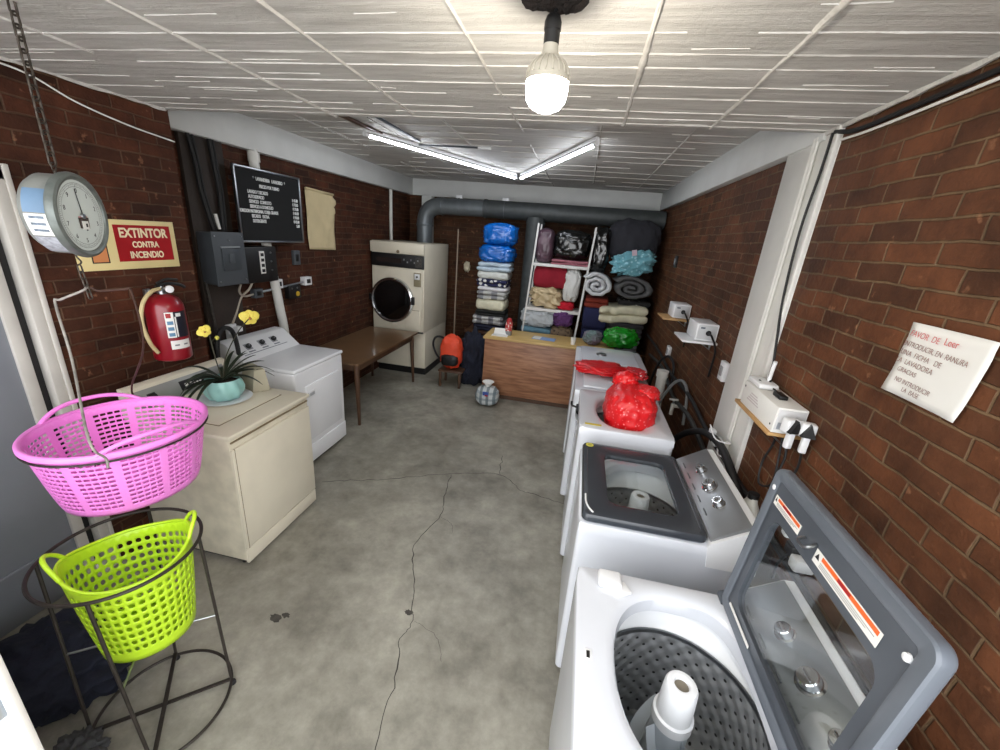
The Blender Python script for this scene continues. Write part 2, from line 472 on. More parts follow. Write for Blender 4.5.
for x, wd in ((-1.98, 0.014), (-1.44, 0.010), (-0.957, 0.009), (-0.43, 0.006), (0.092, 0.012), (0.49, 0.013)):
    ridge((x, -0.1), (x + 0.01, YE - 0.01), wd, 0.008, HF, 0.06)
for y, wd, g in ((0.7, .008, .0), (1.12, .007, .05), (1.366, .0045, .1), (1.50, .010, .0), (1.60, .006, .05), (1.76, .004, .12), (1.89, .007, .05), (2.06, .005, .1), (2.16, .003, .12), (2.25, .007, .0)):
    ridge((XL, y), (XR, y + 0.012), wd, 0.004, HF, g)
rng2 = random.Random(5)
for k in range(26):   # short scrapes and splashes of plaster
    x, y, l = rng2.uniform(XL, XR - .2), rng2.uniform(0.8, YE - .03), rng2.uniform(.05, .3)
    ridge((x, y), (x + l, y + rng2.uniform(-.006, .006)), rng2.uniform(.0018, .005), .003, HF)
for x, wd in ((-2.3, .009), (-1.7, .006), (-1.12, .007), (-0.57, .006), (0.0, .009), (0.6, .009)):
    ridge((x, YE), (x, YB - 0.1), wd, 0.007, HB, 0.08)
for y, wd, g in ((2.5, .005, .2), (2.72, .007, .1), (2.95, .005, .25), (3.12, .005, .2), (3.3, .009, .05), (3.5, .005, .25), (3.7, .007, .1), (3.92, .008, .1), (4.15, .005, .2), (4.4, .008, .1), (4.7, .006, .2), (5.0, .009, .1), (5.35, .006, .1), (5.7, .008, .1), (6.1, .007, .1)):
    ridge((XLB, y), (XRB, y + 0.01), wd, 0.006, HB, g)
# bead of plaster where the ceiling meets the right wall
ridge((XR - 0.012, 0.2), (XR - 0.012, YE - 0.02), 0.018, 0.02, HF + 0.002)
ridge((XL + 0.01, 0.0), (XL + 0.01, YE - 0.02), 0.014, 0.016, HF + 0.002)
tag(c.build('ceiling', angle=50), kind='structure')

# --- white ring beam, white pier right, dark pier left
t = MB()
t.box((XLB + 0.03, 4.48, 2.705), (0.10, 4.36, 0.25), WHITE_PAINT, 0.006)
tag(t.build('trim_1'), kind='structure')
t = MB()
t.box((XRB - 0.02, 4.48, 2.71), (0.08, 4.36, 0.24), WHITE_PAINT, 0.006)
tag(t.build('trim_2'), kind='structure')
t = MB()
t.box((-0.92, YB - 0.02, 2.705), (3.90, 0.10, 0.25), WHITE_PAINT, 0.006)
tag(t.build('trim_3'), kind='structure')
t = MB()   # white pier on the right wall
t.box((XR + 0.03, 2.42, 1.31), (0.07, 0.50, 2.62), TRIM_WHITE, 0.008)
t.box((XR - 0.013, 2.185, 1.31), (0.02, 0.03, 2.62), TRIM_WHITE, 0.004)
tag(t.build('trim_4'), kind='structure')
t = MB()   # dark painted pier in the left recess
t.box((XLB + 0.01, 2.83, 1.29), (0.04, 0.36, 2.58), DARK_COLUMN, 0.004)
tag(t.build('trim_5'), kind='structure')
t = MB()   # white stub of pier in the far left corner
t.box((XLB + 0.34, YB - 0.07, 1.29), (0.16, 0.14, 2.58), WHITE_PAINT, 0.006)
tag(t.build('trim_6'), kind='structure')

# --- grey metal door in the left wall
d = MB()
d.box((XL - 0.045, 0.89, 1.05), (0.03, 0.98, 2.10), GREY_DOOR, 0.004)
d.box((XL - 0.024, 1.36, 1.07), (0.02, 0.05, 2.06), FRAME_PALE, 0.004)
d.box((XL - 0.024, 0.89, 2.075), (0.02, 0.98, 0.05), FRAME_PALE, 0.004)
d.box((XL - 0.026, 0.89, 0.30), (0.012, 0.86, 0.02), GREY_DOOR, 0.004)
do = d.build('door_1'); tag(do, kind='structure')
d = MB()
d.box((XL - 0.03, 1.45, 1.10), (0.075, 0.05, 2.20), FRAME_PALE, 0.006)
d.box((XL + 0.005, 1.482, 1.10), (0.02, 0.022, 2.20), FRAME_PALE, 0.005)
d.box((XL - 0.03, 0.40, 1.10), (0.075, 0.06, 2.20), FRAME_PALE, 0.006)
d.box((XL - 0.03, 0.94, 2.165), (0.075, 1.10, 0.07), FRAME_PALE, 0.006)
tag(d.build('door_frame', do), kind='structure')
d = MB(); d.box((XL - 0.05, 1.405, 1.10), (0.02, 0.035, 2.1), BLACK)
tag(d.build('door_gap', do), kind='structure')
d = MB(); d.cyl((XL - 0.03, 0.52, 1.0), (XL + 0.03, 0.52, 1.0), 0.016, STEEL); d.tube([(XL + 0.03, 0.52, 1.0), (XL + 0.035, 0.58, 1.0), (XL + 0.035, 0.64, 0.998)], 0.011, STEEL)
tag(d.build('door_handle', do), kind='structure')

# --- white gate leaf standing open beside the camera
GATE = mat('white_gate_paint', (222, 228, 234), 0.4, var=0.03)
g = thing('gate_leaf', 'open white metal gate leaf whose pale edge shows at the lower left corner', 'gate', (-1.8775, 0.443, 0))
m = MB(); m.box((0, -0.002, 0.57), (1.25, 0.010, 1.10), GATE, 0.002); m.box((0, -0.008, 0.35), (1.0, 0.008, 0.4), GATE, 0.003); m.box((0, -0.008, 0.82), (1.0, 0.008, 0.36), GATE, 0.003); m.build('panel', g)
for s in (-1, 1):
    m = MB(); m.box((s * 0.64, 0, 0.565), (0.034, 0.014, 1.13), FRAME_PALE, 0.003); m.build('edge_frame', g)
m = MB(); m.box((0.60, -0.018, 0.9), (0.03, 0.03, 0.14), STEEL, 0.006); m.build('latch', g)

# --- things that belong to the building
def cable(name, pts, r, m, label, cat='cable', group=None, smooth=6, n=7):
    b = MB(); b.tube(pts, r, m, n, smooth=smooth)
    return tag(b.build(name), label, cat, group)

h = MB()   # crumbled hole around the lamp cable
HOLE = mat('crumbled_dark_plaster', (36, 26, 20), 0.95, var=0.3, vscale=40, bump=1.0, bscale=60)
for i in range(46):
    a = random.random() * 2 * PI; rr = 0.058 * math.sqrt(random.random())
    h.blob((math.cos(a) * rr * 1.0 - 0.15, math.sin(a) * rr * 0.7 + 1.20, HF - 0.003), (0.02 + random.random() * 0.014, 0.018 + random.random() * 0.012, 0.012 + 0.012 * random.random()), HOLE, 0.5, 2.5, 2, seed=i)
tag(h.build('trim_7', angle=60), kind='structure')

# ================================================================== CEILING LAMPS
BULB_GLOW = emat('bulb_glow', (255, 245, 228), 170.0)
BULB_BODY = mat('bulb_housing', (186, 180, 166), 0.4, var=0.02)
b = thing('light_bulb', 'glowing white bulb hanging in a black socket below the dark ceiling hole', 'light bulb', (-0.15, 1.2, 2.38))
m = MB(); m.lathe([(0.0, 0.0), (0.02, 0.002), (0.038, 0.010), (0.049, 0.024), (0.0535, 0.045), (0.0530, 0.062), (0.0505, 0.066)], BULB_GLOW, n=36, cap0=False, cap1=False); m.build('diffuser', b)
m = MB()
prof = [(0.0545, 0.0655), (0.0535, 0.078), (0.049, 0.094), (0.040, 0.106), (0.026, 0.117), (0.020, 0.130), (0.018, 0.147)]
m.lathe(prof, BULB_BODY, n=40)
for i in range(20):
    a = 2 * PI * i / 20
    m.tube([(math.cos(a) * (r + .0012), math.sin(a) * (r + .0012), z) for r, z in prof[1:5]], 0.0022, BULB_BODY, 5)
m.build('housing', b)
m = MB(); m.lathe([(0.016, 0.142), (0.019, 0.146), (0.0195, 0.172), (0.021, 0.174), (0.021, 0.190), (0.0165, 0.202), (0.008, 0.208)], BLACK, n=24); m.build('socket', b)
m = MB(); m.tube([(0, 0, 0.205), (0.004, 0.012, 0.222), (0.006, 0.04, 0.243)], 0.0045, BLACK_RUB, 7, smooth=4); m.build('cord', b)

TUBE_GLOW = emat('tube_glow', (240, 246, 255), 34.0)
def led_tube(p0, p1, label):
    p0, p1 = Vector(p0), Vector(p1); c = (p0 + p1) / 2; d = p1 - p0; L = d.length
    o = thing('fluorescent_tube', label, 'tube light', c, math.atan2(d.y, d.x), 'tube lights on the rear ceiling')
    m = MB(); R_t = 0.0165
    m.loft([[Vector((x, R_t * math.cos(a_), R_t * math.sin(a_))) for a_ in [PI * 1.0 + PI * k_ / 10 for k_ in range(11)]] for x in (-L / 2 + .04, L / 2 - .04)], TUBE_GLOW, closed=False); m.build('tube', o)
    m = MB(); m.loft([[Vector((x, R_t * math.cos(a_), R_t * math.sin(a_))) for a_ in [PI * k_ / 10 for k_ in range(11)]] for x in (-L / 2 + .04, L / 2 - .04)], ENAMEL2, closed=True); m.build('tube_back', o)
    m = MB(); m.box((0, 0, 0.032), (L - .02, 0.03, 0.028), ENAMEL2, 0.004); m.build('batten', o)
    for s in (-1, 1):
        m = MB(); m.cyl((s * (L / 2 - .045), 0, 0), (s * L / 2, 0, 0), 0.018, ENAMEL2, n=14); m.box((s * (L / 2 - .015), 0, 0.02), (0.026, 0.024, 0.05), ENAMEL2, 0.004); m.build('end_cap', o)
led_tube((-1.885, 3.43, 2.77), (-0.955, 5.48, 2.77), 'long bright tube light slanting from the left towards the middle of rear ceiling')
led_tube((-0.905, 5.48, 2.77), (-0.015, 3.43, 2.77), 'bright tube light slanting from the right towards the middle of rear ceiling')
m = MB(); m.box((0, 0, 0.0), (0.05, 0.9, 0.016), WOOD_D, 0.003)
tag(m.build('ceiling_batten', loc=(-1.83, 3.5, HB - 0.012), rot=(0, 0, -0.08)), 'dark wooden batten on the rear ceiling beside the left tube light', 'batten')
m = MB(); m.box((0, 0, 0.0), (0.03, 0.75, 0.012), GREY_BOX, 0.003)
tag(m.build('ceiling_strip', loc=(-1.58, 3.45, HB - 0.012), rot=(0, 0, -0.03)), 'thin grey strip on the rear ceiling, right of the dark batten', 'strip')
m = MB(); m.tube([(-1.80, 3.97, HB - 0.018), (-1.35, 3.955, HB - 0.016), (-1.02, 3.95, HB - 0.018)], 0.008, GREY_BOX, 7); m.cyl((-1.06, 3.95, HB - 0.018), (-0.94, 3.95, HB - 0.018), 0.014, ENAMEL2, n=12)
tag(m.build('ceiling_conduit'), 'grey conduit with white end lying across the rear ceiling', 'conduit')

# ================================================================== SCALE + HANGING BASKET
SCALE_B = mat('scale_worn_enamel', (136, 138, 133), 0.5, 0.1, var=0.12, vscale=20)
SCALE_RIM = mat('scale_rim_metal', (112, 118, 114), 0.4, 0.35, var=0.12, vscale=25)
DIAL = mat('dial_face', (206, 214, 210), 0.55, var=0.04)
BLUEP = mat('scale_blue_patch', (104, 132, 160), 0.55, var=0.1)
INK = mat('black_ink', (26, 26, 30), 0.7)
REDINK = mat('red_ink', (176, 36, 34), 0.7)
def link(mb, c, d, up, w, l, r, m):
    """one stadium chain link centred at c, long axis d"""
    d = Vector(d).normalized(); u = Vector(up); u = (u - d * u.dot(d)).normalized()
    pts = []
    for i in range(16):
        a = 2 * PI * i / 16
        x = math.cos(a) * w; y = math.sin(a) * w + (l - w) * (1 if math.sin(a) >= 0 else -1)
        pts.append(Vector(c) + u * x + d * y)
    mb.tube(pts, r, m, 6, closed=True)
def chain(p0, p1, pitch, w, l, r, name, label):
    p0, p1 = Vector(p0), Vector(p1); d = p1 - p0; n = int(d.length / pitch); mb = MB()
    for i in range(n):
        up = (1, 0.2, 0) if i % 2 else (-0.2, 1, 0)
        link(mb, p0 + d * ((i + .5) / n), d, up, w, l, r, CHAINM)
    return tag(mb.build(name, angle=60), label, 'chain')
TOP = Vector((-1.775, 1.17, HF)); SC = Vector((-1.775, 1.170, 2.022))
chain(TOP, (-1.775, 1.170, 2.179), 0.030, 0.0105, 0.021, 0.0034, 'hanging_chain', 'dark link chain hanging from the ceiling above the dial scale')
sc = thing('hanging_scale', 'round hanging dial scale with grey rim hanging on the chain above pink basket', 'scale', SC, math.radians(27)); sc.scale = (.81, .81, .81)
AX = (1, 0, 0)   # dial normal in local space
m = MB(); m.lathe([(0.0, -0.085), (0.10, -0.082), (0.142, -0.068), (0.158, -0.045), (0.160, 0.035), (0.157, 0.048)], SCALE_B, n=56, axis=AX, cap1=True); m.build('body', sc)
m = MB(); m.lathe([(0.158, 0.026), (0.170, 0.032), (0.173, 0.046), (0.168, 0.060), (0.158, 0.065), (0.147, 0.061), (0.141, 0.050)], SCALE_RIM, n=56, axis=AX, cap0=False, cap1=False); m.build('rim', sc)
DF = Matrix(((0, 0, 1, 0.052), (1, 0, 0, 0), (0, 1, 0, 0), (0, 0, 0, 1)))   # dial plane: x->local y, y->z, normal->x
m = MB(); m.prism([(0.143 * math.cos(2 * PI * i / 56), 0.143 * math.sin(2 * PI * i / 56)) for i in range(56)], 0.002, DIAL, DF); dial = m.build('dial', sc)
m = MB()
D2 = DF @ Matrix.Translation((0, 0, 0.0024))
for i in range(100):
    a = PI / 2 - 2 * PI * i / 100; l = 0.012 if i % 10 == 0 else (0.009 if i % 5 == 0 else 0.006)
    r0 = 0.122
    Mx = D2 @ Matrix.Rotation(a, 4, 'Z') @ Matrix.Translation((r0 + (0.012 - l) / 2, 0, 0))
    m.box((0, 0, 0), (1, 1, 1), INK, M=None) if False else m.prism([(-l / 2, -0.0005), (l / 2, -0.0005), (l / 2, 0.0005), (-l / 2, 0.0005)], 0.0004, INK, Mx)
for rr in (0.131, 0.116):
    lo = [[D2 @ Vector(((rr + k) * math.cos(2 * PI * i / 64), (rr + k) * math.sin(2 * PI * i / 64), 0.0002)) for i in range(64)] for k in (-0.0006, 0.0006)]
    m.loft(lo, INK)
sm = m.build('scale_marks', dial, angle=0)
tx = []
for i in range(10):
    a = PI / 2 - 2 * PI * i / 10
    tx.append(text('numeral', str(i), 0.026, INK, D2 @ Matrix.Translation((0.100 * math.cos(a), 0.100 * math.sin(a), 0)), None, 'CENTER', 0.0003))
for q_ in tx: q_.name = 'numeral'; q_.parent = dial
m = MB(); Mx = DF @ Matrix.Translation((0, 0, 0.006)) @ Matrix.Rotation(math.radians(8), 4, 'Z')
m.prism([(-0.004, -0.06), (0.004, -0.06), (0.0025, 0.0), (0.0012, 0.108), (-0.0012, 0.108), (-0.0025, 0.0)], 0.0015, INK, Mx)
m.lathe([(0.012, 0.0), (0.010, 0.008), (0.0, 0.009)], STEEL, (0.056, 0, 0), 18, AX); m.build('needle', sc)
m = MB(); m.prism([(-0.030, -0.036), (0.030, -0.036), (0.026, -0.080), (-0.026, -0.080)], 0.004, mat('dial_plate_brown', (62, 48, 42), 0.6), DF @ Matrix.Translation((0, 0.03, 0.004)))
m.prism([(-0.019, -0.020), (0.019, -0.020), (0.019, 0.014), (-0.019, 0.014)], 0.003, PAPER, DF @ Matrix.Translation((0, -0.034, 0.007)))
m.prism([(-0.012, -0.008), (-0.002, -0.008), (-0.002, 0.006), (-0.012, 0.006)], 0.001, INK, DF @ Matrix.Translation((0.012, -0.036, 0.0103)))
m.prism([(-0.027, 0), (0.027, 0), (0.027, 0.016), (-0.027, 0.016)], 0.002, mat('dial_plate_pink', (196, 150, 146), 0.6), DF @ Matrix.Translation((0, -0.016, 0.004)))
m.build('dial_plate', sc)
def patch(mb, a0, a1, x0, x1, r, m, n=12):
    lo = [[Vector((x, r * math.cos(a0 + (a1 - a0) * i / n), r * math.sin(a0 + (a1 - a0) * i / n))) for i in range(n + 1)] for x in (x0, x1)]
    mb.loft(lo, m, closed=False)
m = MB(); patch(m, PI * 0.80, PI * 0.99, -0.043, 0.026, 0.1612, BLUEP); m.build('blue_patch', sc)
m = MB(); patch(m, PI * 1.0, PI * 1.17, -0.043, 0.026, 0.1612, PAPER)
for k in range(3): patch(m, PI * (1.015 + .05 * k), PI * (1.035 + .05 * k), -0.03, 0.018, 0.1616, mat('sticker_print', (120, 134, 150), 0.6, var=.3, vscale=60), 4)
m.build('upper_sticker', sc)
m = MB(); patch(m, PI * 1.18, PI * 1.37, -0.043, 0.026, 0.1612, mat('sticker_grey', (176, 178, 186), 0.6, var=0.2, vscale=60)); m.build('lower_sticker', sc)
m = MB(); m.tube([(0, 0, 0.158), (0, 0, 0.175)], 0.006, CHAINM, 8); link(m, (0, 0, 0.185), (0, 0, 1), (0, 1, 0), 0.012, 0.016, 0.003, CHAINM); m.build('top_ring', sc)
m = MB(); m.tube([(0, 0, -0.155), (0, 0, -0.172), (0.006, 0, -0.182), (0.006, 0.010, -0.194), (0, 0.012, -0.204), (-.003, 0.0, -0.208)], 0.0035, CHAINM, 7, smooth=4); m.build('hook', sc)
HOOK = SC + Vector((0.0, 0.0, -0.168))
chain(HOOK + Vector((0, 0, -0.002)), (-1.762, 1.172, 1.735), 0.02, 0.007, 0.0145, 0.0026, 'short_chain', 'short piece of chain between the dial scale and bent wire hanger')

# baskets: perforated shells
def perforated(mb, fn, nu, rows, m, hole, kinds=None, closed=True):
    """fn(u,v)->point, u in turns; rows = list of v breaks; hole(i,j)->(du,dv) fraction or None; rounded hole"""
    for j in range(len(rows) - 1):
        v0, v1 = rows[j], rows[j + 1]
        for i in range(nu):
            u0, u1 = i / nu, (i + 1) / nu
            h = hole(i, j)
            um, vm, du, dv = (u0 + u1) / 2, (v0 + v1) / 2, (u1 - u0) / 2, (v1 - v0) / 2
            O = [(-1, -1), (0, -1), (1, -1), (1, 0), (1, 1), (0, 1), (-1, 1), (-1, 0)]
            out = [mb.bm.verts.new(fn(um + a * du, vm + b_ * dv)) for a, b_ in O]
            if h is None:
                mb.face(out, m)
            else:
                k = h[2]
                I = [(-k, -k), (0, -1), (k, -k), (1, 0), (k, k), (0, 1), (-k, k), (-1, 0)]
                inn = [mb.bm.verts.new(fn(um + a * du * h[0], vm + b_ * dv * h[1])) for a, b_ in I]
                for q in range(8):
                    mb.face([out[q], out[(q + 1) % 8], inn[(q + 1) % 8], inn[q]], m)
    bmesh.ops.remove_doubles(mb.bm, verts=mb.bm.verts[:], dist=1e-5)
def solid(o, t):
    md = o.modifiers.new('wall', 'SOLIDIFY'); md.thickness = t; md.offset = 0

PC = Vector((-1.81, 1.20, 0.905)); PH = 0.292
pb = thing('laundry_basket', 'pink slotted plastic laundry basket hanging under the dial scale', 'laundry basket', PC, math.radians(-14), 'laundry baskets')
def prad(v): return 0.216 + 0.054 * v ** 0.8
def pfn(u, v):
    a = u * 2 * PI; r = prad(v)
    z = v * PH
    return Vector((math.cos(a) * r * 1.0, math.sin(a) * r * 1.06, z))
m = MB()
rows = [0, 0.10] + [0.10 + 0.0725 * i for i in range(1, 11)] + [0.90, 1.0]
def phole(i, j):
    if j == 0 or j >= len(rows) - 2: return None
    if i % 6 == 0: return None
    # leave the two raised handles open at the ends of the short axis
    return (0.80, 0.50, 0.94)
perforated(m, pfn, 72, rows, PINK, phole)
o = m.build('body', pb, angle=60); solid(o, 0.0035)
m = MB(); m.loft([[Vector((math.cos(2 * PI * i / 60) * r, math.sin(2 * PI * i / 60) * r * 1.06, z)) for i in range(60)] for r, z in ((0.217, 0.002), (0.20, -0.004), (0.10, -0.004))], PINK, cap1=True); o = m.build('bottom', pb); solid(o, 0.003)
def rimpts(off, zo, lift):
    P = []
    for i in range(96):
        a = 2 * PI * i / 96
        k = max(0, math.cos(a) ** 2 - 0.80) / 0.20
        k = k * k * (3 - 2 * k)
        P.append(Vector((math.cos(a) * (prad(1) + off), math.sin(a) * (prad(1) * 1.06 + off), PH + zo + lift * k)))
    return P
m = MB(); P = rimpts(0.004, 0.0, 0.0)
loops = []
for i, p in enumerate(P):
    a = 2 * PI * i / 96; n_ = Vector((math.cos(a), math.sin(a), 0))
    loops.append([p + n_ * dx + Vector((0, 0, dz)) for dx, dz in ((-.007, .004), (-.002, .009), (.006, .009), (.011, .003), (.011, -.010), (.008, -.010), (.005, .001), (-.005, -.001))])
m.loft(loops, PINK, wrap=True); m.build('rim', pb, angle=60)
for s in (-1, 1):   # raised grip bows above an open oval
    m = MB(); pts = []
    for k in range(-9, 10):
        a = k / 9 * 0.62; q = max(0.0, 1 - abs(k / 9) ** 2.6)
        pts.append(Vector((s * math.cos(a) * (prad(1) + 0.007), math.sin(a) * (prad(1) * 1.06 + 0.007), PH + 0.003 + 0.046 * q)))
    m.tube(pts, 0.0088, PINK, 10, smooth=2); m.build('handle', pb, angle=60)

# bent wire hanger that carries the pink basket
wh = thing('wire_hanger', 'bent rusty wire hanger carrying the pink basket from the short chain', 'wire hanger', (-1.762, 1.172, 1.74))
O = Vector((-1.762, 1.172, 1.74))
B1 = Vector((-1.585, 0.975, 1.165)); B2 = Vector((-2.025, 1.43, 1.165))
m = MB(); m.tube([Vector((0.002, -0.006, 0.035)), Vector((-.02, -0.01, 0.02)), Vector((-0.075, -0.045, -0.012)) , Vector((-0.088, -0.055, -0.03)), Vector((-.084, -0.055, -0.24)), B1 + Vector((-0.02, -0.02, 0.12)) - O, B1 - O + Vector((0.0, -0.0, 0.04)), B1 - O], 0.0045, mat('worn_steel_rod', (150, 144, 136), .45, .3, var=.2, vscale=30), 8, smooth=5); m.build('left_rod', wh)
m = MB(); m.tube([Vector((0.002, 0.006, 0.035)), Vector((.02, 0.02, 0.022)), Vector((0.085, 0.055, 0.03)), Vector((0.095, 0.075, 0.012)), Vector((0.02, 0.13, -0.22)), B2 - O + Vector((0.03, -0.03, 0.1)), B2 - O], 0.0042, WIRE_R, 8, smooth=5); m.build('right_rod', wh)
m = MB()
cs, sn = math.cos(math.radians(-14)), math.sin(math.radians(-14))
pts = []
for i in range(72):
    a = 2 * PI * i / 72; x = math.cos(a) * 0.281; y = math.sin(a) * 0.296
    pts.append(Vector((PC.x + x * cs - y * sn, PC.y + x * sn + y * cs, 1.172)) - O)
m.tube(pts, 0.0042, WIRE, 8, closed=True); m.build('ring', wh)

# ---- floor stand with lime basket
st = thing('wire_stand', 'dark welded wire stand with round rings on the floor holding the lime basket', 'stand', (-1.515, 0.905, 0))
TOPC = Vector((-0.05, 0.03, 0.83)); BASC = Vector((0, 0, 0.03))
def ring(c, r, n=72): return [Vector((c.x + math.cos(2 * PI * i / n) * r, c.y + math.sin(2 * PI * i / n) * r, c.z)) for i in range(n)]
m = MB(); m.tube(ring(TOPC, 0.245), 0.0065, WIRE, 9, closed=True); m.build('top_ring', st)
m = MB(); m.tube(ring(BASC, 0.240), 0.0065, WIRE, 9, closed=True); m.build('base_ring', st)
ang = [math.radians(t) for t in (40, 130, 220, 310)]
for t in ang:
    tt = t - math.radians(8)
    m = MB(); m.tube([TOPC + Vector((math.cos(tt) * .245, math.sin(tt) * .245, 0)), BASC + Vector((math.cos(t) * .24, math.sin(t) * .24, 0)), Vector((math.cos(t) * .243, math.sin(t) * .243, 0.006))], 0.0062, WIRE, 9); lg = m.build('leg', st)
    m = MB(); m.lathe([(0.010, 0), (0.013, 0.004), (0.012, 0.018), (0.007, 0.024)], BLACK_RUB, (math.cos(t) * .243, math.sin(t) * .243, 0), 14); m.build('foot', lg)
for k in (0, 1):
    a = Vector((math.cos(ang[k]) * .24, math.sin(ang[k]) * .24, 0.034 + .012 * k)); d_ = Vector((math.cos(ang[k + 2]) * .24, math.sin(ang[k + 2]) * .24, 0.034 + .012 * k))
    m = MB(); v = d_ - a; m.box((a + d_) / 2, (v.length, 0.016, 0.008), WIRE, 0.002, M=Matrix.Rotation(math.atan2(v.y, v.x), 3, 'Z')); m.build('floor_bar', st)
for k in (0, 1):
    def at(i, z):
        f_ = (z - 0.03) / 0.8; t = ang[i]; tt = t - math.radians(8)
        p = BASC + Vector((math.cos(t) * .24, math.sin(t) * .24, 0)); q = TOPC + Vector((math.cos(tt) * .245, math.sin(tt) * .245, 0))
        return p.lerp(q, f_)
    m = MB(); m.tube([at(k, 0.425 + .009 * k), at(k + 2, 0.425 + .009 * k)], 0.0042, STEEL, 8); m.build('shelf_bar', st)

GC = Vector((-1.527, 0.935, 0.437)); GH = 0.378
gb = thing('laundry_basket', 'lime green basket with round holes standing in the wire stand', 'laundry basket', GC, math.radians(52), 'laundry baskets')
def grad(v): return 0.138 + 0.040 * v
def gfn(u, v):
    a = u * 2 * PI; r = grad(v)
    z = v * GH + 0.045 * v ** 3 * abs(math.cos(a)) ** 3
    return Vector((math.cos(a) * r * 1.06, math.sin(a) * r * 0.98, z))
rows = [0, 0.12] + [0.12 + 0.098 * i for i in range(1, 8)] + [0.90, 1.0]
m = MB()
def ghole(i, j):
    if j == 0 or j >= len(rows) - 2: return None
    return (0.66, 0.62, 0.72)
def gfn2(u, v): return gfn(u, v)
perforated(m, gfn2, 40, rows, LIME, ghole)
o = m.build('body', gb, angle=60); solid(o, 0.0035)
m = MB(); m.loft([[Vector((math.cos(2 * PI * i / 48) * r * 1.06, math.sin(2 * PI * i / 48) * r * .98, z)) for i in range(48)] for r, z in ((0.137, 0.003), (0.128, -0.006), (0.08, -0.006))], LIME, cap1=True); o = m.build('bottom', gb); solid(o, 0.003)
m = MB(); m.tube([gfn(i / 80, 1.0) for i in range(80)], 0.0062, LIME, 9, closed=True); m.build('rim', gb, angle=60)
for s in (0, PI):
    m = MB(); pts = []
    for k in range(-6, 7):
        a = s + k / 6 * 0.38; q = 1 - (k / 6) ** 2
        p = gfn(a / (2 * PI), 1.0); dirv = Vector((math.cos(s), math.sin(s), 0))
        pts.append(p + dirv * 0.020 * q + Vector((0, 0, 0.056 * q ** 0.8)))
    m.tube(pts, 0.0075, LIME, 9, smooth=2); m.build('handle', gb, angle=60)

# dark heap added as the floor shade by the door, grey bundle near the camera
NAVY = mat('navy_cloth', (24, 28, 44), 0.9, var=0.15, bump=0.5, bscale=50)
DGREY_CL = mat('dark_grey_cloth', (62, 62, 64), 0.9, var=0.15, bump=0.5, bscale=50)
def heap(name, c, size, m_, label, cat, amp=0.35, freq=2.0, seed=0, flat=0.0, sub=5, group=None, rz=0, pw=1.0):
    b_ = MB(); b_.blob((0, 0, size[2] * (flat if flat else 1)), size, m_, amp, freq, sub, flat, seed, pw)
    return tag(b_.build(name, loc=c, angle=180, rot=(0, 0, rz)), label, cat, group)
heap('shade_heap', (-2.12, 0.93, 0), (0.33, 0.30, 0.12), NAVY, 'dark navy heap standing in for the deep floor shade by the grey door', 'cloth', 0.5, 2.2, 3, 0.35)
heap('cloth_bundle', (-1.66, 0.67, 0), (0.10, 0.09, 0.07), DGREY_CL, 'dark grey cloth bundle on the floor in front of the wire stand', 'cloth', 0.5, 2.5, 5, 0.6)

# ================================================================== LEFT WALL
SIGN_C = mat('sign_cream', (226, 208, 150), 0.45, var=0.03); SIGN_R = mat('sign_red', (158, 18, 26), 0.4, var=0.04)
sg = thing('extinguisher_sign', 'cream and red fire extinguisher sign on the brick wall above the extinguisher', 'sign', (XL + 0.004, 1.935, 1.86))
m = MB(); m.box((0, 0, 0), (0.005, 0.55, 0.265), SIGN_C, 0.0015); m.build('board', sg)
m = MB(); m.box((0.0032, 0.085, 0.008), (0.001, 0.318, 0.196), SIGN_R); m.build('red_field', sg)
LC = mat('sign_lettering', (236, 224, 186), 0.5)
tx = [text('l', 'EXTINTOR', 0.070, LC, on_left(0.0042, 0.085, 0.062), None, 'CENTER', .0004, bold=0.0022, narrow=0.80),
      text('l', 'CONTRA', 0.046, LC, on_left(0.0042, 0.085, 0.000), None, 'CENTER', .0004, bold=0.0016, narrow=0.78),
      text('l', 'INCENDIO', 0.050, LC, on_left(0.0042, 0.085, -0.057), None, 'CENTER', .0004, bold=0.0016, narrow=0.80)]
for q_ in tx: q_.name = 'lettering'; q_.parent = sg
m = MB(); m.box((0.003, -0.165, -0.045), (0.001, 0.085, 0.10), INK); m.box((0.0034, -0.165, -0.045), (0.001, 0.073, 0.088), mat('pictogram_orange', (214, 140, 88), .5)); m.build('pictogram', sg)

ex = thing('fire_extinguisher', 'red fire extinguisher with black handle hanging on the left brick wall', 'fire extinguisher', (XL + 0.125, 1.962, 1.20))
m = MB(); m.lathe([(0.085, 0.0), (0.094, 0.008), (0.096, 0.02), (0.096, 0.30), (0.092, 0.335), (0.075, 0.368), (0.045, 0.388), (0.024, 0.394)], RED_EXT, n=40); m.build('cylinder', ex)
m = MB(); m.lathe([(0.022, 0.39), (0.022, 0.41), (0.016, 0.415), (0.016, 0.44)], STEEL, n=18); m.cyl((0.01, 0.0, 0.425), (0.045, 0.01, 0.425), 0.010, STEEL); m.build('valve', ex)
m = MB(); m.lathe([(0.021, 0), (0.021, 0.012), (0.017, 0.014), (0.0, 0.014)], ENAMEL2, (0.042, 0.012, 0.424), 20, (1, -0.3, 0)); m.build('pressure_gauge', ex)
m = MB(); m.tube([(0, -0.03, 0.435), (0.01, 0.03, 0.452), (0.015, 0.10, 0.440), (0.015, 0.135, 0.42)], [0.010] * 20, BLACK, 8, smooth=4); m.tube([(0, -0.02, 0.455), (0.01, 0.03, 0.475), (0.015, 0.095, 0.468)], 0.008, BLACK, 8, smooth=4); m.build('handle', ex)
HOSE = mat('cream_hose', (196, 178, 132), 0.5, var=0.06)
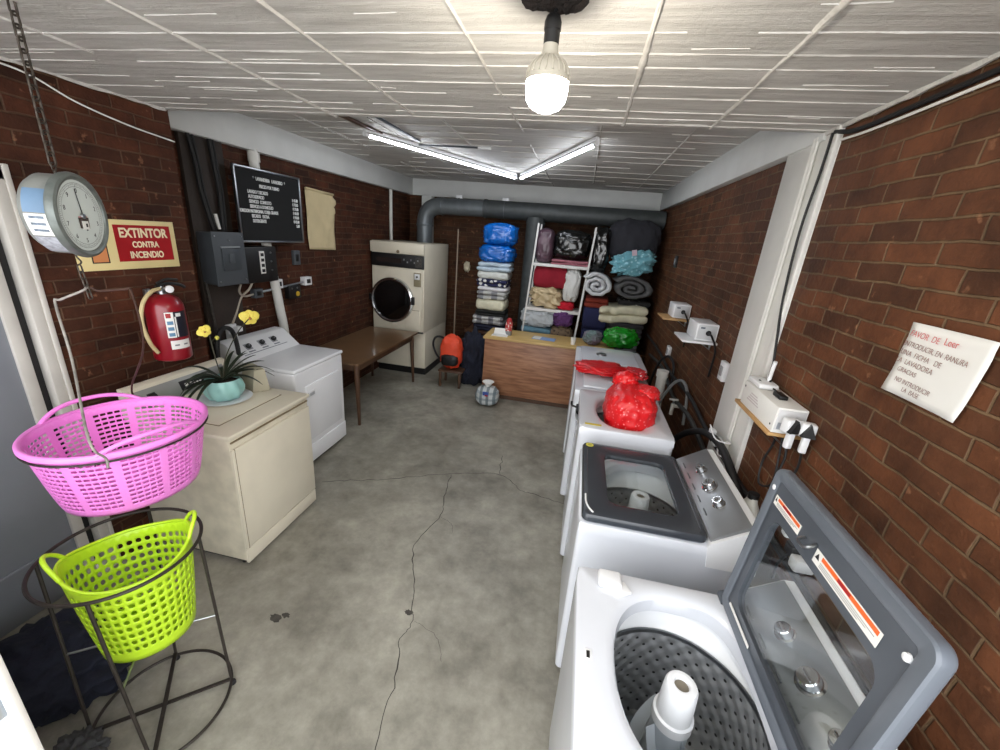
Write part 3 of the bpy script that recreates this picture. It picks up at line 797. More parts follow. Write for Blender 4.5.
m = MB(); m.tube([(0.01, -0.015, 0.425), (0.02, -0.075, 0.415), (0.02, -0.135, 0.355), (0.02, -0.160, 0.25), (0.02, -0.140, 0.13), (0.02, -0.105, 0.06)], 0.0105, HOSE, 10, smooth=6); m.build('hose', ex)
def cylpatch(mb, a0, a1, z0, z1, r, m, n=14):
    mb.loft([[Vector((r * math.cos(a0 + (a1 - a0) * i / n), r * math.sin(a0 + (a1 - a0) * i / n), z)) for i in range(n + 1)] for z in (z0, z1)], m, closed=False)
A0 = math.radians(-42)
m = MB(); cylpatch(m, A0 - .05, A0 + 1.20, 0.145, 0.30, 0.0966, mat('label_black', (24, 26, 40), .4)); cylpatch(m, A0 - .05, A0 + 0.38, 0.147, 0.298, 0.0970, PAPER)
cylpatch(m, A0 + .0, A0 + 0.25, 0.265, 0.292, 0.0973, SIGN_R, 4)
for k in range(3): cylpatch(m, A0 + .02, A0 + 0.32, 0.155 + .035 * k, 0.176 + .035 * k, 0.0973, mat('label_blue', (88, 130, 160), .4), 4)
cylpatch(m, A0 + .50, A0 + 0.80, 0.27, 0.29, 0.0970, PAPER, 4); cylpatch(m, A0 + .42, A0 + 0.50, 0.15, 0.27, 0.0970, PAPER, 4)
m.build('instruction_label', ex)
m = MB(); cylpatch(m, A0 + .02, A0 + 1.15, 0.075, 0.128, 0.0968, PAPER)
for k in range(2): cylpatch(m, A0 + .2 + .5 * k, A0 + .45 + .5 * k, 0.095, 0.104, 0.0971, mat('print_grey', (120, 120, 124), .6), 4)
m.build('service_sticker', ex)
m = MB(); m.box((-0.108, 0, 0.36), (0.025, 0.03, 0.10), STEEL, 0.003); m.tube([(-0.10, 0, 0.40), (-0.04, 0, 0.40), (-0.02, 0, 0.404)], 0.005, STEEL, 6); m.build('wall_hook', ex)

# switch gear and conduits in the recess
XW = XLB + 0.005
bx = thing('breaker_box', 'grey metal breaker box with a small door on the dark wall pier', 'breaker box', (XLB + 0.03, 2.80, 1.54))
m = MB(); m.box((0.07, 0, 0.195), (0.13, 0.285, 0.385), GREY_BOX, 0.006); m.build('box', bx)
m = MB(); m.box((0.140, 0, 0.195), (0.012, 0.300, 0.400), GREY_BOX, 0.004)
for y in (-0.125, 0.125):
    for z in (0.03, 0.365): m.lathe([(0.007, 0), (0.006, 0.004), (0, 0.005)], STEEL, (0.146, y, z), 10, (1, 0, 0))
m.lathe([(0.008, 0), (0.007, 0.004), (0, 0.005)], STEEL, (0.146, 0, 0.335), 10, (1, 0, 0)); m.build('cover', bx)
m = MB(); m.box((0.150, 0.005, 0.19), (0.010, 0.175, 0.165), mat('box_door', (64, 69, 74), .45), 0.004); m.box((0.149, 0.005, 0.285), (0.016, 0.18, 0.012), mat('pale_edge', (150, 156, 160), .4), 0.003); dr = m.build('door', bx)
m = MB(); m.box((0.158, 0.0, 0.20), (0.008, 0.05, 0.07), GREY_BOX, 0.003); m.build('pull', dr)
tb = thing('control_box', 'black wall box with a white number label, right of the grey breaker box', 'control box', (XLB, 3.14, 1.52))
m = MB(); m.box((0.07, 0, 0.15), (0.13, 0.42, 0.30), BLACK, 0.008); m.build('box', tb)
m = MB(); m.box((0.137, 0.03, 0.17), (0.006, 0.055, 0.19), PAPER, 0.001)
for k in range(4): m.box((0.141, 0.03, 0.10 + 0.045 * k), (0.002, 0.034, 0.026), INK)
m.build('label', tb)
for k in range(3):
    m = MB(); m.lathe([(0.009, 0), (0.007, 0.008), (0, 0.009)], STEEL, (0.136, 0.135, 0.10 + 0.075 * k), 12, (1, 0, 0)); m.build('button', tb)

lb = thing('letter_board', 'black letter board with white price list in a silver frame', 'price board', (XLB + 0.105, 3.385, 2.147), 0)
BW, BHt = 0.785, 0.59
m = MB(); m.box((0, 0, 0), (0.012, BW - .02, BHt - .02), mat('board_felt', (14, 15, 16), 0.9, var=.1)); m.build('board', lb)
m = MB()
for s in (-1, 1):
    m.box((0.004, s * (BW / 2 - .008), 0), (0.024, 0.017, BHt), STEEL, 0.003); m.box((0.004, 0, s * (BHt / 2 - .008)), (0.024, BW, 0.017), STEEL, 0.003)
m.build('frame', lb)
for s in (-1, 1):
    m = MB(); m.box((-0.055, s * 0.3, 0.2), (0.10, 0.04, 0.03), STEEL); m.build('wall_bracket', lb)
BL = mat('board_letters', (226, 228, 226), 0.5)
LN = [('*   LAVANDERIA   LAVADERO   *', 0.0, 0.215, 'CENTER'), ('PRECIO POR TURNO', -0.01, 0.160, 'CENTER'), ('LAVADO Y SECADO', -0.265, 0.110, 'LEFT'), ('AUTOSERVICIO', -0.262, 0.072, 'LEFT'),
      ('SERVICIO  COMPLETO', -0.258, 0.034, 'LEFT'), ('SERVICIO A DOMICILIO', -0.254, -0.004, 'LEFT'), ('EDREDON MATRIMONIAL COBIJA GRANDE', -0.368, -0.042, 'LEFT'), ('SECADO   EXTRA', -0.246, -0.080, 'LEFT'), ('DETERGENTE', -0.240, -0.118, 'LEFT')]
tx = [text('l', s_, 0.036 if i else 0.038, BL, on_left(0.0068, y, z), None, al, .0012, 1.0, .0012, .70 if i != 6 else .62) for i, (s_, y, z, al) in enumerate(LN)]
for i, s_ in enumerate(['$ 45.00', '$ 70.00', '$ 75.00', '$ 80.00', '$ 90.00', '$ 45.00', '5.00']):
    tx.append(text('l', s_, 0.036, BL, on_left(0.0068, 0.35, 0.085 - 0.038 * i), None, 'RIGHT', .0012, 1.0, .0012, .72))
joined('letters', tx, lb)

m = MB(); KRAFT = mat('cream_cloth_paper', (205, 188, 148), 0.85, var=0.05, bump=0.3, bscale=14)
n1, n2 = 14, 18; lo = []
for j in range(n2 + 1):
    row = []
    for i in range(n1 + 1):
        y = -0.245 + 0.49 * i / n1; z = -0.30 + 0.60 * j / n2
        x = 0.012 + 0.012 * noise.noise(Vector((y * 6, z * 5, 2))) + (0.03 if (y * 1.1 + 0.1 > z * 0.5 - 0.02 and abs(y * 1.4 - z * 0.6 - 0.22) < 0.02) else 0)
        row.append(Vector((x, y + 0.012 * noise.noise(Vector((z * 4, 5, y))), z - 0.015 * (i / n1))))
    lo.append(row)
m.loft(lo, KRAFT, closed=False)
m.tube([(0.02, -0.235, 0.297), (0.02, 0.0, 0.288), (0.022, 0.235, 0.28)], 0.010, KRAFT, 8)
o = m.build('hanging_cloth', loc=(XLB + 0.012, 4.22, 2.08), angle=180); solid(o, 0.003); tag(o, 'blank cream cloth sheet pinned on the left wall beside the price board', 'cloth')

m = MB(); m.tube([(XLB + 0.045, 3.30, 2.6), (XLB + 0.045, 3.34, 1.9), (XLB + 0.045, 3.40, 1.5), (XLB + 0.055, 3.42, 1.25), (XLB + 0.05, 3.46, 1.0), (XLB + 0.05, 3.46, 0.5)], 0.040, WHITE_PVC, 16, smooth=5)
m.lathe([(0.046, 0), (0.046, 0.07)], WHITE_PVC, (XLB + 0.048, 3.305, 2.50), 20)
tag(m.build('drain_pipe'), 'thick white pipe running down the left wall behind the price board', 'pipe')
m = MB(); m.tube([(XLB + 0.03, 5.90, 2.6), (XLB + 0.03, 5.90, 0.2)], 0.024, WHITE_PVC, 14)
tag(m.build('wall_pipe'), 'slim white pipe rising on the left wall behind the tall cream dryer', 'pipe')

def plate(name, x, y, z, sz, m_, label, cat, dark=None, depth=0.03, group=None, face=1):
    t_ = thing(name, label, cat, (x, y, z), 0, group)
    b_ = MB(); b_.box((face * depth / 2, 0, 0), (depth, sz[0], sz[1]), m_, 0.004); b_.build('plate', t_)
    b_ = MB(); b_.box((face * (depth + 0.002), 0, 0), (0.006, sz[0] * .5, sz[1] * .5), dark or BLACK, 0.002); b_.build('socket', t_)
    return t_
plate('outlet_box', XLB, 3.77, 1.70, (0.095, 0.14), GREY_BOX, 'small grey outlet plate under the right end of the price board', 'outlet')
plate('outlet_box', XLB, 3.45, 1.47, (0.085, 0.085), ENAMEL2, 'white junction box with black socket beside the white drain pipe', 'outlet', depth=0.06)
plate('outlet_box', XLB, 3.19, 1.41, (0.10, 0.08), GREY_BOX, 'grey junction box on the conduit left of the white drain pipe', 'outlet', depth=0.05)
plate('outlet_box', XLB, 3.88, 1.46, (0.11, 0.085), ENAMEL2, 'white and black junction box at the end of the wall conduit', 'outlet', depth=0.06)
t_ = thing('timer_box', 'black wall box with a round yellow button under the conduit', 'timer', (XLB, 3.66, 1.37))
m = MB(); m.box((0.03, 0, 0), (0.06, 0.17, 0.13), BLACK, 0.006); m.build('box', t_)
m = MB(); m.lathe([(0.026, 0), (0.024, 0.008), (0, 0.010)], mat('yellow_button', (196, 160, 52), .4), (0.06, 0.03, -0.02), 20, (1, 0, 0)); m.build('yellow_button', t_)
m = MB()
for y in (-.05, .03): m.lathe([(0.010, 0), (0.008, 0.006), (0, 0.007)], STEEL, (0.06, y, 0.04), 12, (1, 0, 0))
m.build('switch', t_)
m = MB(); m.tube([(XLB + .03, 3.22, 1.415), (XLB + .03, 3.5, 1.43), (XLB + .03, 3.86, 1.455)], 0.011, STEEL, 8)
tag(m.build('wall_conduit'), 'thin metal conduit joining the junction boxes on the left wall', 'conduit')
cable('power_cable', [(XLB + .1, 2.95, 1.53), (XLB + .05, 2.97, 1.45), (XLB + .03, 3.04, 1.40), (XLB + .03, 3.15, 1.405)], 0.009, mat('beige_cable', (170, 160, 146), .5), 'beige cable from the breaker box to the grey junction box', 'cable')
cable('power_cable', [(XLB + .08, 3.10, 1.53), (XLB + .05, 3.08, 1.46), (XLB + .03, 3.0, 1.39), (XLB + .03, 2.93, 1.27), (XLB + .04, 2.86, 1.18)], 0.009, mat('beige_cable_b', (186, 176, 160), .5), 'beige cable from the black control box down to the white plug adaptor', 'cable')
t_ = thing('plug_adaptor', 'white plug adaptor on the wall above the white dryer', 'plug', (XLB, 2.84, 1.13))
m = MB(); m.box((0.03, 0, 0), (0.06, 0.09, 0.12), ENAMEL2, 0.006); m.build('body', t_)
m = MB(); m.box((0.085, 0.03, 0.02), (0.05, 0.05, 0.045), ENAMEL2, 0.006); m.box((0.08, -0.02, -0.03), (0.045, 0.045, 0.04), ENAMEL2, 0.006); m.build('plug', t_)
m = MB(); m.tube([(0.08, -0.02, -0.05), (0.07, -0.01, -0.12), (0.05, 0.02, -0.20)], 0.006, ENAMEL2, 7, smooth=4); m.build('cord', t_)
for k, (y0, y1, y2) in enumerate(((2.70, 2.73, 2.79), (2.74, 2.76, 2.82), (2.88, 2.89, 2.88), (2.91, 2.92, 2.91))):
    cable('black_cable', [(XLB + .045, y0, 2.62), (XLB + .05, y1, 2.40), (XLB + .05, y1 + .015, 2.2), (XLB + .06, y2, 1.94)], (0.014, 0.009, 0.016, 0.009)[k], BLACK_RUB,
          ('thick black cable down the dark pier, nearest the front brick edge', 'thin black cable second from the front brick edge on the dark pier', 'thick black cable on the dark pier above the middle of the breaker box', 'thin black cable on the dark pier nearest the price board')[k], 'cable', 'black cables above the breaker box')
cable('bare_wire', [(XLB + .07, 2.82, 2.06), (XLB + .075, 2.825, 2.0), (XLB + .08, 2.83, 1.95)], 0.012, PAPER, 'short white cable end hanging above the grey breaker box', 'cable')
cable('ground_cable', [(XLB + .05, 2.66, 1.56), (XLB + .05, 2.68, 1.3), (XLB + .05, 2.70, 0.95)], 0.012, mat('mottled_cable', (66, 60, 54), .6, var=.3, vscale=40), 'dark cable running down from the left edge of breaker box', 'cable')
cable('drain_hose', [(-2.62, 2.50, 0.75), (-2.62, 2.47, 1.05), (-2.62, 2.50, 1.19), (-2.62, 2.56, 1.24), (-2.62, 2.63, 1.20), (-2.62, 2.66, 1.05), (-2.62, 2.66, 0.75)], 0.017, BLACK_RUB, 'black drain hose arching up right of the fire extinguisher', 'hose', n=10)
cable('ceiling_wire', [(XL + .012, 1.45, 2.60), (XL + .012, 1.65, 2.585), (XL + .012, 1.82, 2.525), (XL + .012, 2.06, 2.48), (XL + .012, 2.31, 2.455)], 0.004, PAPER, 'thin white wire drooping along the top of the left brick wall', 'wire')

# ================================================================== LEFT APPLIANCES
def rrect(x0, x1, y0, y1, r, n=5):
    P = []
    for cx, cy, a0 in ((x1 - r, y1 - r, 0), (x0 + r, y1 - r, PI / 2), (x0 + r, y0 + r, PI), (x1 - r, y0 + r, 1.5 * PI)):
        for k in range(n + 1):
            a = a0 + PI / 2 * k / n
            P.append((cx + r * math.cos(a), cy + r * math.sin(a)))
    return P
# --- old cream washer (local x runs from the front to the wall, root turned by 180 degrees)
cw = thing('top_load_washer', 'old cream top loading washer with the potted orchid on it', 'washing machine', (-1.775, 2.00, 0), PI)
m = MB(); m.box((0.345, 0, 0.465), (0.67, 0.680, 0.85), CREAM_D, 0.010); m.box((0.35, 0, 0.045), (0.60, 0.64, 0.06), BLACK); m.build('cabinet', cw)
m = MB(); m.box((0.008, 0, 0.475), (0.022, 0.672, 0.69), CREAM, 0.006)
m.box((0.0085, 0.318, 0.475), (0.024, 0.004, 0.69), CREAM_SEAM); m.build('front_panel', cw)
m = MB(); m.box((0.010, 0, 0.075), (0.022, 0.672, 0.10), CREAM, 0.006); m.build('kick_panel', cw)
m = MB(); m.box((0.345, 0, 0.8965), (0.702, 0.700, 0.030), CREAM, 0.012); m.box((0.012, 0, 0.861), (0.02, 0.66, 0.008), CREAM_SEAM); m.build('top', cw)
m = MB(); m.box((0.35, 0.0, 0.9135), (0.40, 0.50, 0.012), CREAM, 0.006); m.box((0.35, 0, 0.9096), (0.415, 0.515, 0.006), CREAM_SEAM); m.build('lid', cw)
m = MB(); m.loft([[Vector((x, y, z)) for x, z in ((0.585, 0.905), (0.60, 0.93), (0.655, 1.075), (0.672, 1.085), (0.700, 1.085), (0.700, 0.905))] for y in (-0.343, -0.338, 0.338, 0.343)], CREAM, True, True, True); cs_ = m.build('console', cw)
SLOPE = math.atan2(1.075 - 0.93, 0.655 - 0.60)
def on_console(mb, y, t, size, m, h=0.004, x0=0.60, z0=0.93, x1=0.655, z1=1.075):
    d = Vector((x1 - x0, 0, z1 - z0)); L = d.length; d.normalize(); nrm = Vector((-d.z, 0, d.x))
    M_ = Matrix((( 0, d.x, nrm.x), (-1, d.y, nrm.y), (0, d.z, nrm.z)))
    c = Vector((x0, y, z0)) + d * (L * t) + nrm * (h / 2)
    mb.box(c, (size[0], size[1], h), m, min(0.002, h * .4), M=M_)
    return Vector((x0, y, z0)) + d * (L * t), nrm
m = MB(); on_console(m, 0.0, 0.5, (0.60, 0.115), mat('console_grey', (150, 150, 146), .35, .3), 0.004); m.build('control_panel', cs_)
m = MB(); on_console(m, -0.06, 0.52, (0.20, 0.062), BLACK, 0.007)
on_console(m, -0.0, 0.52, (0.022, 0.022), PAPER, 0.009)
for k in range(4): on_console(m, -0.032 - 0.022 * k, 0.52, (0.014, 0.016), PAPER, 0.009)
m.build('name_strip', cs_)
m = MB(); p_, n_ = on_console(m, 0.22, 0.5, (0.05, 0.05), BLACK, 0.005); m.lathe([(0.026, 0), (0.022, 0.02), (0, 0.022)], BLACK, p_, 22, n_); m.build('dial_knob', cs_)
m = MB()
for y in (-0.30, 0.30):
    for x in (0.06, 0.62): m.lathe([(0.02, 0), (0.02, 0.03)], BLACK, (x, y, 0), 12)
m.build('foot', cw)

# plate, pot, orchid
PL = (-2.165, 2.05, 0.9215)
pl_ = MB(); pl_.lathe([(0.0, 0.002), (0.075, 0.002), (0.10, 0.004), (0.150, 0.014), (0.153, 0.017), (0.150, 0.018), (0.10, 0.009), (0.06, 0.007), (0.0, 0.007)], mat('white_plate', (224, 226, 228), .3, var=.03), n=48)
tag(pl_.build('plate', loc=PL), 'white plate under the orchid pot on the cream washer', 'plate')
POT = mat('aqua_ceramic', (148, 196, 190), 0.3, var=0.05, coat=0.3)
op = thing('potted_orchid', 'yellow orchid with long dark leaves in an aqua swirled pot on white plate', 'potted plant', (PL[0], PL[1], PL[2] + 0.0075))
m = MB(); lo = []
prof = [(0.0, 0.0), (0.062, 0.0), (0.086, 0.012), (0.108, 0.05), (0.113, 0.085), (0.106, 0.120), (0.098, 0.140)]
NS = 96
for r, z in prof:
    lo.append([Vector((math.cos(2 * PI * i / NS) * (r + (0.006 * math.sin(9 * 2 * PI * i / NS + z * 30) if 0.01 < z < 0.125 else 0)), math.sin(2 * PI * i / NS) * (r + (0.006 * math.sin(9 * 2 * PI * i / NS + z * 30) if 0.01 < z < 0.125 else 0)), z)) for i in range(NS)])
for r, z in ((0.090, 0.138), (0.088, 0.115)): lo.append([Vector((math.cos(2 * PI * i / NS) * r, math.sin(2 * PI * i / NS) * r, z)) for i in range(NS)])
m.loft(lo, POT); m.build('pot', op, angle=60)
m = MB(); m.lathe([(0.0, 0.118), (0.085, 0.116)], mat('bark_soil', (52, 40, 30), .95, var=.3, vscale=60, bump=1, bscale=90), n=24, cap0=False, cap1=False)
for i in range(14): m.blob((random.uniform(-.05, .05), random.uniform(-.05, .05), 0.122), (.014, .010, .009), m.mats[0], .4, 3, 2, seed=i)
m.build('soil', op, angle=60)
LEAF = mat('orchid_leaf', (34, 44, 30), 0.4, var=0.12, vscale=12)
def leaf(az, L, up, droop, wd):
    m = MB(); d = Vector((math.cos(az), math.sin(az), 0)); s = Vector((-d.y, d.x, 0)); lo = []
    for k in range(13):
        t = k / 12
        p = d * (L * t) + Vector((0, 0, 0.125 + up * t * (1 - 0.3 * t) - droop * t ** 2.4))
        ww = wd * math.sin(PI * min(1, 0.10 + t * 0.90)) ** 0.6 * (1 - 0.25 * t)
        lo.append([p - s * ww + Vector((0, 0, ww * .5)), p - s * ww * .4, p, p + s * ww * .4, p + s * ww + Vector((0, 0, ww * .5))])
    m.loft(lo, LEAF, closed=False)
    o = m.build('leaf', op, angle=180); solid(o, 0.002)
for az, L, up, dr, wd in ((.55, .22, .11, .12, .015), (1.25, .34, .14, .16, .014), (1.75, .28, .22, .05, .013), (2.4, .22, .16, .12, .013), (3.2, .20, .15, .12, .012), (3.9, .24, .13, .18, .014), (4.45, .30, .10, .17, .017), (4.75, .36, .12, .22, .013), (4.95, .30, .12, .16, .014), (6.1, .20, .2, .10, .012), (1.1, .26, .20, .06, .016), (2.0, .24, .24, .04, .014), (0.6, .20, .26, .02, .012), (3.5, .22, .22, .08, .014), (4.6, .24, .20, .10, .016), (1.4, .38, .16, .16, .012), (1.5, .2, .24, .02, .010), (4.2, .2, .2, .12, .010)):
    leaf(az, L, up, dr, wd)
STEM = mat('orchid_stem', (56, 54, 36), 0.5)
m = MB(); m.tube([(0, 0, 0.11), (-.02, 0.06, 0.25), (-.06, .22, 0.38), (-.085, 0.36, 0.452)], 0.0035, STEM, 7, smooth=6); m.build('stem', op)
m = MB(); m.tube([(0, 0, 0.11), (-.03, 0.0, 0.26), (-.07, 0.02, 0.40), (-.08, 0.01, 0.425)], 0.0035, STEM, 7, smooth=6); m.tube([(-.06, 0.015, 0.36), (-.075, 0.05, 0.375), (-.08, 0.075, 0.376)], 0.0025, STEM, 6, smooth=4); m.build('stem', op)
PET = mat('yellow_petal', (238, 218, 96), 0.55, var=0.05)
PETC = mat('orchid_lip', (178, 120, 60), 0.5)
def flower(c, R, face, n_=5, seed=0):
    m = MB(); F = Matrix.Translation(Vector(c)) @ frame_z(face)
    for k in range(n_):
        a = 2 * PI * k / n_ + PI / 2 + seed; big = 1.0 if k in (1, 4) else 0.82
        lo = []
        for j in range(8):
            t = j / 7; ww = R * 0.52 * big * math.sin(PI * (0.08 + 0.90 * t)) ** 0.55
            q = R * big * t; zz = R * (0.18 * t - 0.30 * t * t)
            lo.append([F @ Vector((math.cos(a) * q - math.sin(a) * ww * e, math.sin(a) * q + math.cos(a) * ww * e, zz + abs(e) * R * .05)) for e in (-1, -.5, 0, .5, 1)])
        m.loft(lo, PET, closed=False)
    o = m.build('flower', op, angle=180); solid(o, 0.0012)
    b_ = MB(); b_.blob(F @ Vector((0, -R * .12, R * .14)), (R * .16, R * .16, R * .16), PETC, .2, 2, 2); b_.build('flower_lip', o)
flower((-.085, 0.37, 0.46), 0.066, (0.8, -0.55, 0.1), 5)
flower((-.08, 0.0, 0.438), 0.044, (0.75, -0.45, 0.25), 5, .6)
m = MB(); m.blob((-.08, 0.08, 0.378), (.013, .013, .015), mat('yellow_bud', (214, 208, 90), .5), .05, 2, 2); m.build('bud', op)

cb = thing('carton', 'cream cardboard carton standing behind the orchid pot on the cream washer', 'carton', (-2.150, 2.290, 0.912), math.radians(-25))
CARD = mat('cream_card', (172, 166, 144), 0.7, var=0.05)
m = MB(); m.loft([[Vector((x * k, y * k2, z)) for x, y in ((-.075, -.055), (.075, -.055), (.075, .055), (-.075, .055))] for k, k2, z in ((1.15, 1, 0), (1.15, 1, .02), (1.15, 0.62, 0.16), (1.13, .60, 0.162))], CARD, True, True, True); m.build('box', cb, angle=0)
m = MB(); m.loft([[Vector((-.084, -.034, .161)), Vector((.084, -.034, .161))], [Vector((-.08, .0, .172)), Vector((.08, .0, .176))]], CARD, closed=False); o = m.build('flap', cb, angle=0); solid(o, 0.0015)
gj = thing('glass_jar', 'small clear glass jar behind the cream carton', 'jar', (-2.42, 2.30, 0.916))
m = MB(); m.lathe([(0.0, 0.001), (0.032, 0.001), (0.036, 0.01), (0.037, 0.09), (0.030, 0.105), (0.030, 0.115)], GLASS, n=24, cap1=False); m.build('glass', gj)
m = MB(); m.lathe([(0.031, 0.110), (0.033, 0.112), (0.033, 0.126), (0.0, 0.128)], STEEL, n=24); m.build('cap', gj)

# --- white dryer
wd_ = thing('dryer', 'white front loading dryer beside the cream washer against the left wall', 'dryer', (-2.105, 2.965, 0), PI)
m = MB(); m.box((0.35, 0, 0.475), (0.70, 0.680, 0.87), ENAMEL_LIFT, 0.022, 4); m.box((0.35, 0, 0.03), (0.62, 0.62, 0.05), BLACK); m.build('cabinet', wd_)
m = MB(); m.box((0.35, 0, 0.925), (0.715, 0.688, 0.034), ENAMEL_LIFT, 0.014, 4); m.build('top', wd_)
m = MB(); m.box((-0.004, -0.02, 0.52), (0.016, 0.50, 0.50), ENAMEL_LIFT, 0.007); dd = m.build('door', wd_)
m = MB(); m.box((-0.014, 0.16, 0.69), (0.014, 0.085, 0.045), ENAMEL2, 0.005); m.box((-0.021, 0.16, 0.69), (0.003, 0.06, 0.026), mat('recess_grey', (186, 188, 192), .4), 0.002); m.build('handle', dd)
m = MB(); m.box((-0.002, 0, 0.135), (0.012, 0.66, 0.16), ENAMEL_LIFT, 0.005); m.build('kick_panel', wd_)
m = MB(); m.loft([[Vector((x, y, z)) for x, z in ((0.44, 0.94), (0.455, 0.952), (0.60, 1.075), (0.63, 1.085), (0.70, 1.085), (0.70, 0.94))] for y in (-0.335, -0.325, 0.325, 0.335)], ENAMEL2, True, True, True); wc = m.build('console', wd_)
for k, y in enumerate((0.17, 0.02, -0.12)):
    m = MB(); p_, n_ = on_console(m, y, 0.62, (0.062, 0.062), mat('knob_ring', (150, 152, 156), .4), 0.003, 0.455, 0.952, 0.60, 1.075)
    m.lathe([(0.023, 0), (0.021, 0.022), (0.0, 0.024)], BLACK, p_, 20, n_); m.box(p_ + n_ * 0.02, (0.01, 0.008, 0.012), STEEL); m.build('knob', wc)
m = MB(); on_console(m, 0.02, 0.25, (0.5, 0.006), mat('print_line', (120, 126, 134), .5), 0.0015, 0.455, 0.952, 0.60, 1.075)
for k, y in enumerate((0.17, 0.02, -0.12)): on_console(m, y, 0.36, (0.07, 0.012), mat('print_line2', (130, 134, 142), .5), 0.0015, 0.455, 0.952, 0.60, 1.075)
m.build('control_print', wc)

# --- wooden table and the tall cream dryer
WT = mat('table_top_wood', (116, 88, 62), 0.28, var=0.1, vscale=4, coat=0.3)
tb_ = thing('table', 'brown wooden table with tapered legs between the white dryer and tall cream dryer', 'table', (-2.46, 4.36, 0))
m = MB(); m.prism(rrect(-0.36, 0.36, -0.80, 0.80, 0.03), 0.022, WT, Matrix.Translation((0, 0, 0.70))); m.build('tabletop', tb_)
m = MB()
for s in (-1, 1): m.box((s * 0.30, 0, 0.655), (0.022, 1.40, 0.085), WOOD_D, 0.003); m.box((0, s * 0.71, 0.655), (0.58, 0.022, 0.085), WOOD_D, 0.003)
m.build('apron', tb_)
for sx in (-1, 1):
    for sy in (-1, 1):
        m = MB(); m.lathe([(0.014, 0), (0.016, 0.01), (0.030, 0.62), (0.030, 0.70)], WOOD_D, (sx * 0.315, sy * 0.735, 0), 14, (-sx * 0.03, -sy * 0.03, 1)); m.build('leg', tb_)

td = thing('commercial_dryer', 'tall cream laundry dryer with a large round dark door in the far left corner', 'dryer', (-2.475, 5.30, 0))
W2 = 0.385
m = MB(); m.box((0, 0.52, 1.275), (2 * W2, 1.0, 1.22), CREAM, 0.006); m.box((0, 0.56, 0.40), (2 * W2 - .005, 0.92, 0.58), CREAM, 0.006); m.box((0, 0.58, 0.06), (2 * W2 - .02, 0.88, 0.12), BLACK); m.build('cabinet', td)
m = MB(); m.box((0, 0.005, 1.81), (2 * W2 + .004, 0.05, 0.135), CREAM, 0.006); m.build('top_fascia', td)
m = MB(); m.lathe([(0.022, 0), (0.020, 0.004), (0, 0.005)], CREAM_SEAM, (0.02, -0.02, 1.765), 16, (0, -1, 0)); m.box((0.02, -.022, 1.757), (0.05, .006, .006), BLACK); m.build('badge', td)
m = MB(); m.box((0, 0.012, 1.645), (2 * W2 - .004, 0.03, 0.175), BLACK, 0.004); cp = m.build('control_panel', td)
for k in range(5):
    m = MB(); m.box((0.10 + 0.05 * k, -0.006, 1.665 - 0.03 * (k % 2)), (0.018, 0.012, 0.022), STEEL, 0.002); m.build('button', cp)
m = MB(); m.box((-0.12, -0.0045, 1.645), (0.36, 0.004, 0.06), mat('display_dark', (44, 36, 34), .2)); m.build('display', cp)
m = MB(); m.box((0.31, -.0045, 1.645), (0.09, .004, .13), mat('panel_grid', (84, 80, 76), .4, var=.4, vscale=70)); m.build('keypad', cp)
m = MB(); m.box((0, 0.008, 1.115), (2 * W2 - .03, 0.026, 0.86), CREAM, 0.006); m.build('front_panel', td)
DX, DZ, DR = -0.065, 1.105, 0.315
m = MB(); m.lathe([(DR * .86, 0.0), (DR, 0.0), (DR, 0.03), (DR * .985, 0.048), (DR * .93, 0.056), (DR * .87, 0.05), (DR * .85, 0.03)], CHROME, (DX, -0.004, DZ), 56, (0, -1, 0), False, False); dr_ = m.build('door_ring', td)
m = MB(); m.lathe([(DR * .87, 0.028), (DR * .6, 0.036), (0.0, 0.042)], mat('door_glass_dark', (12, 12, 13), 0.08, var=.1, coat=.5), (DX, -0.004, DZ), 56, (0, -1, 0), False, False); m.build('door_glass', dr_)
m = MB(); m.box((DX - DR * .99, -0.045, DZ + .02), (0.05, 0.03, 0.09), BLACK, 0.006); m.build('hinge', dr_)
m = MB(); m.box((DX + DR * .99, -0.045, DZ + .02), (0.05, 0.03, 0.11), BLACK, 0.006); m.build('door_catch', dr_)
m = MB(); m.box((0.30, -0.012, 1.415), (0.105, 0.02, 0.185), mat('coin_plate', (150, 140, 112), .5), 0.004); m.box((0.30, -0.024, 1.455), (0.075, 0.012, 0.075), ENAMEL2, 0.003); m.lathe([(0.014, 0), (0.010, 0.01), (0, .011)], BLACK, (0.30, -0.03, 1.455), 14, (0, -1, 0)); m.build('coin_slot', td)
m = MB(); m.box((0.23, -0.008, 0.84), (0.22, 0.01, 0.30), CREAM, 0.004); m.box((0.23, -.0145, 0.99), (0.20, .003, .006), CREAM_SEAM); m.build('lint_door', td)
m = MB(); m.box((0, 0.03, 0.672), (2 * W2 - .01, 0.05, 0.022), BLACK); m.build('base_gap', td)

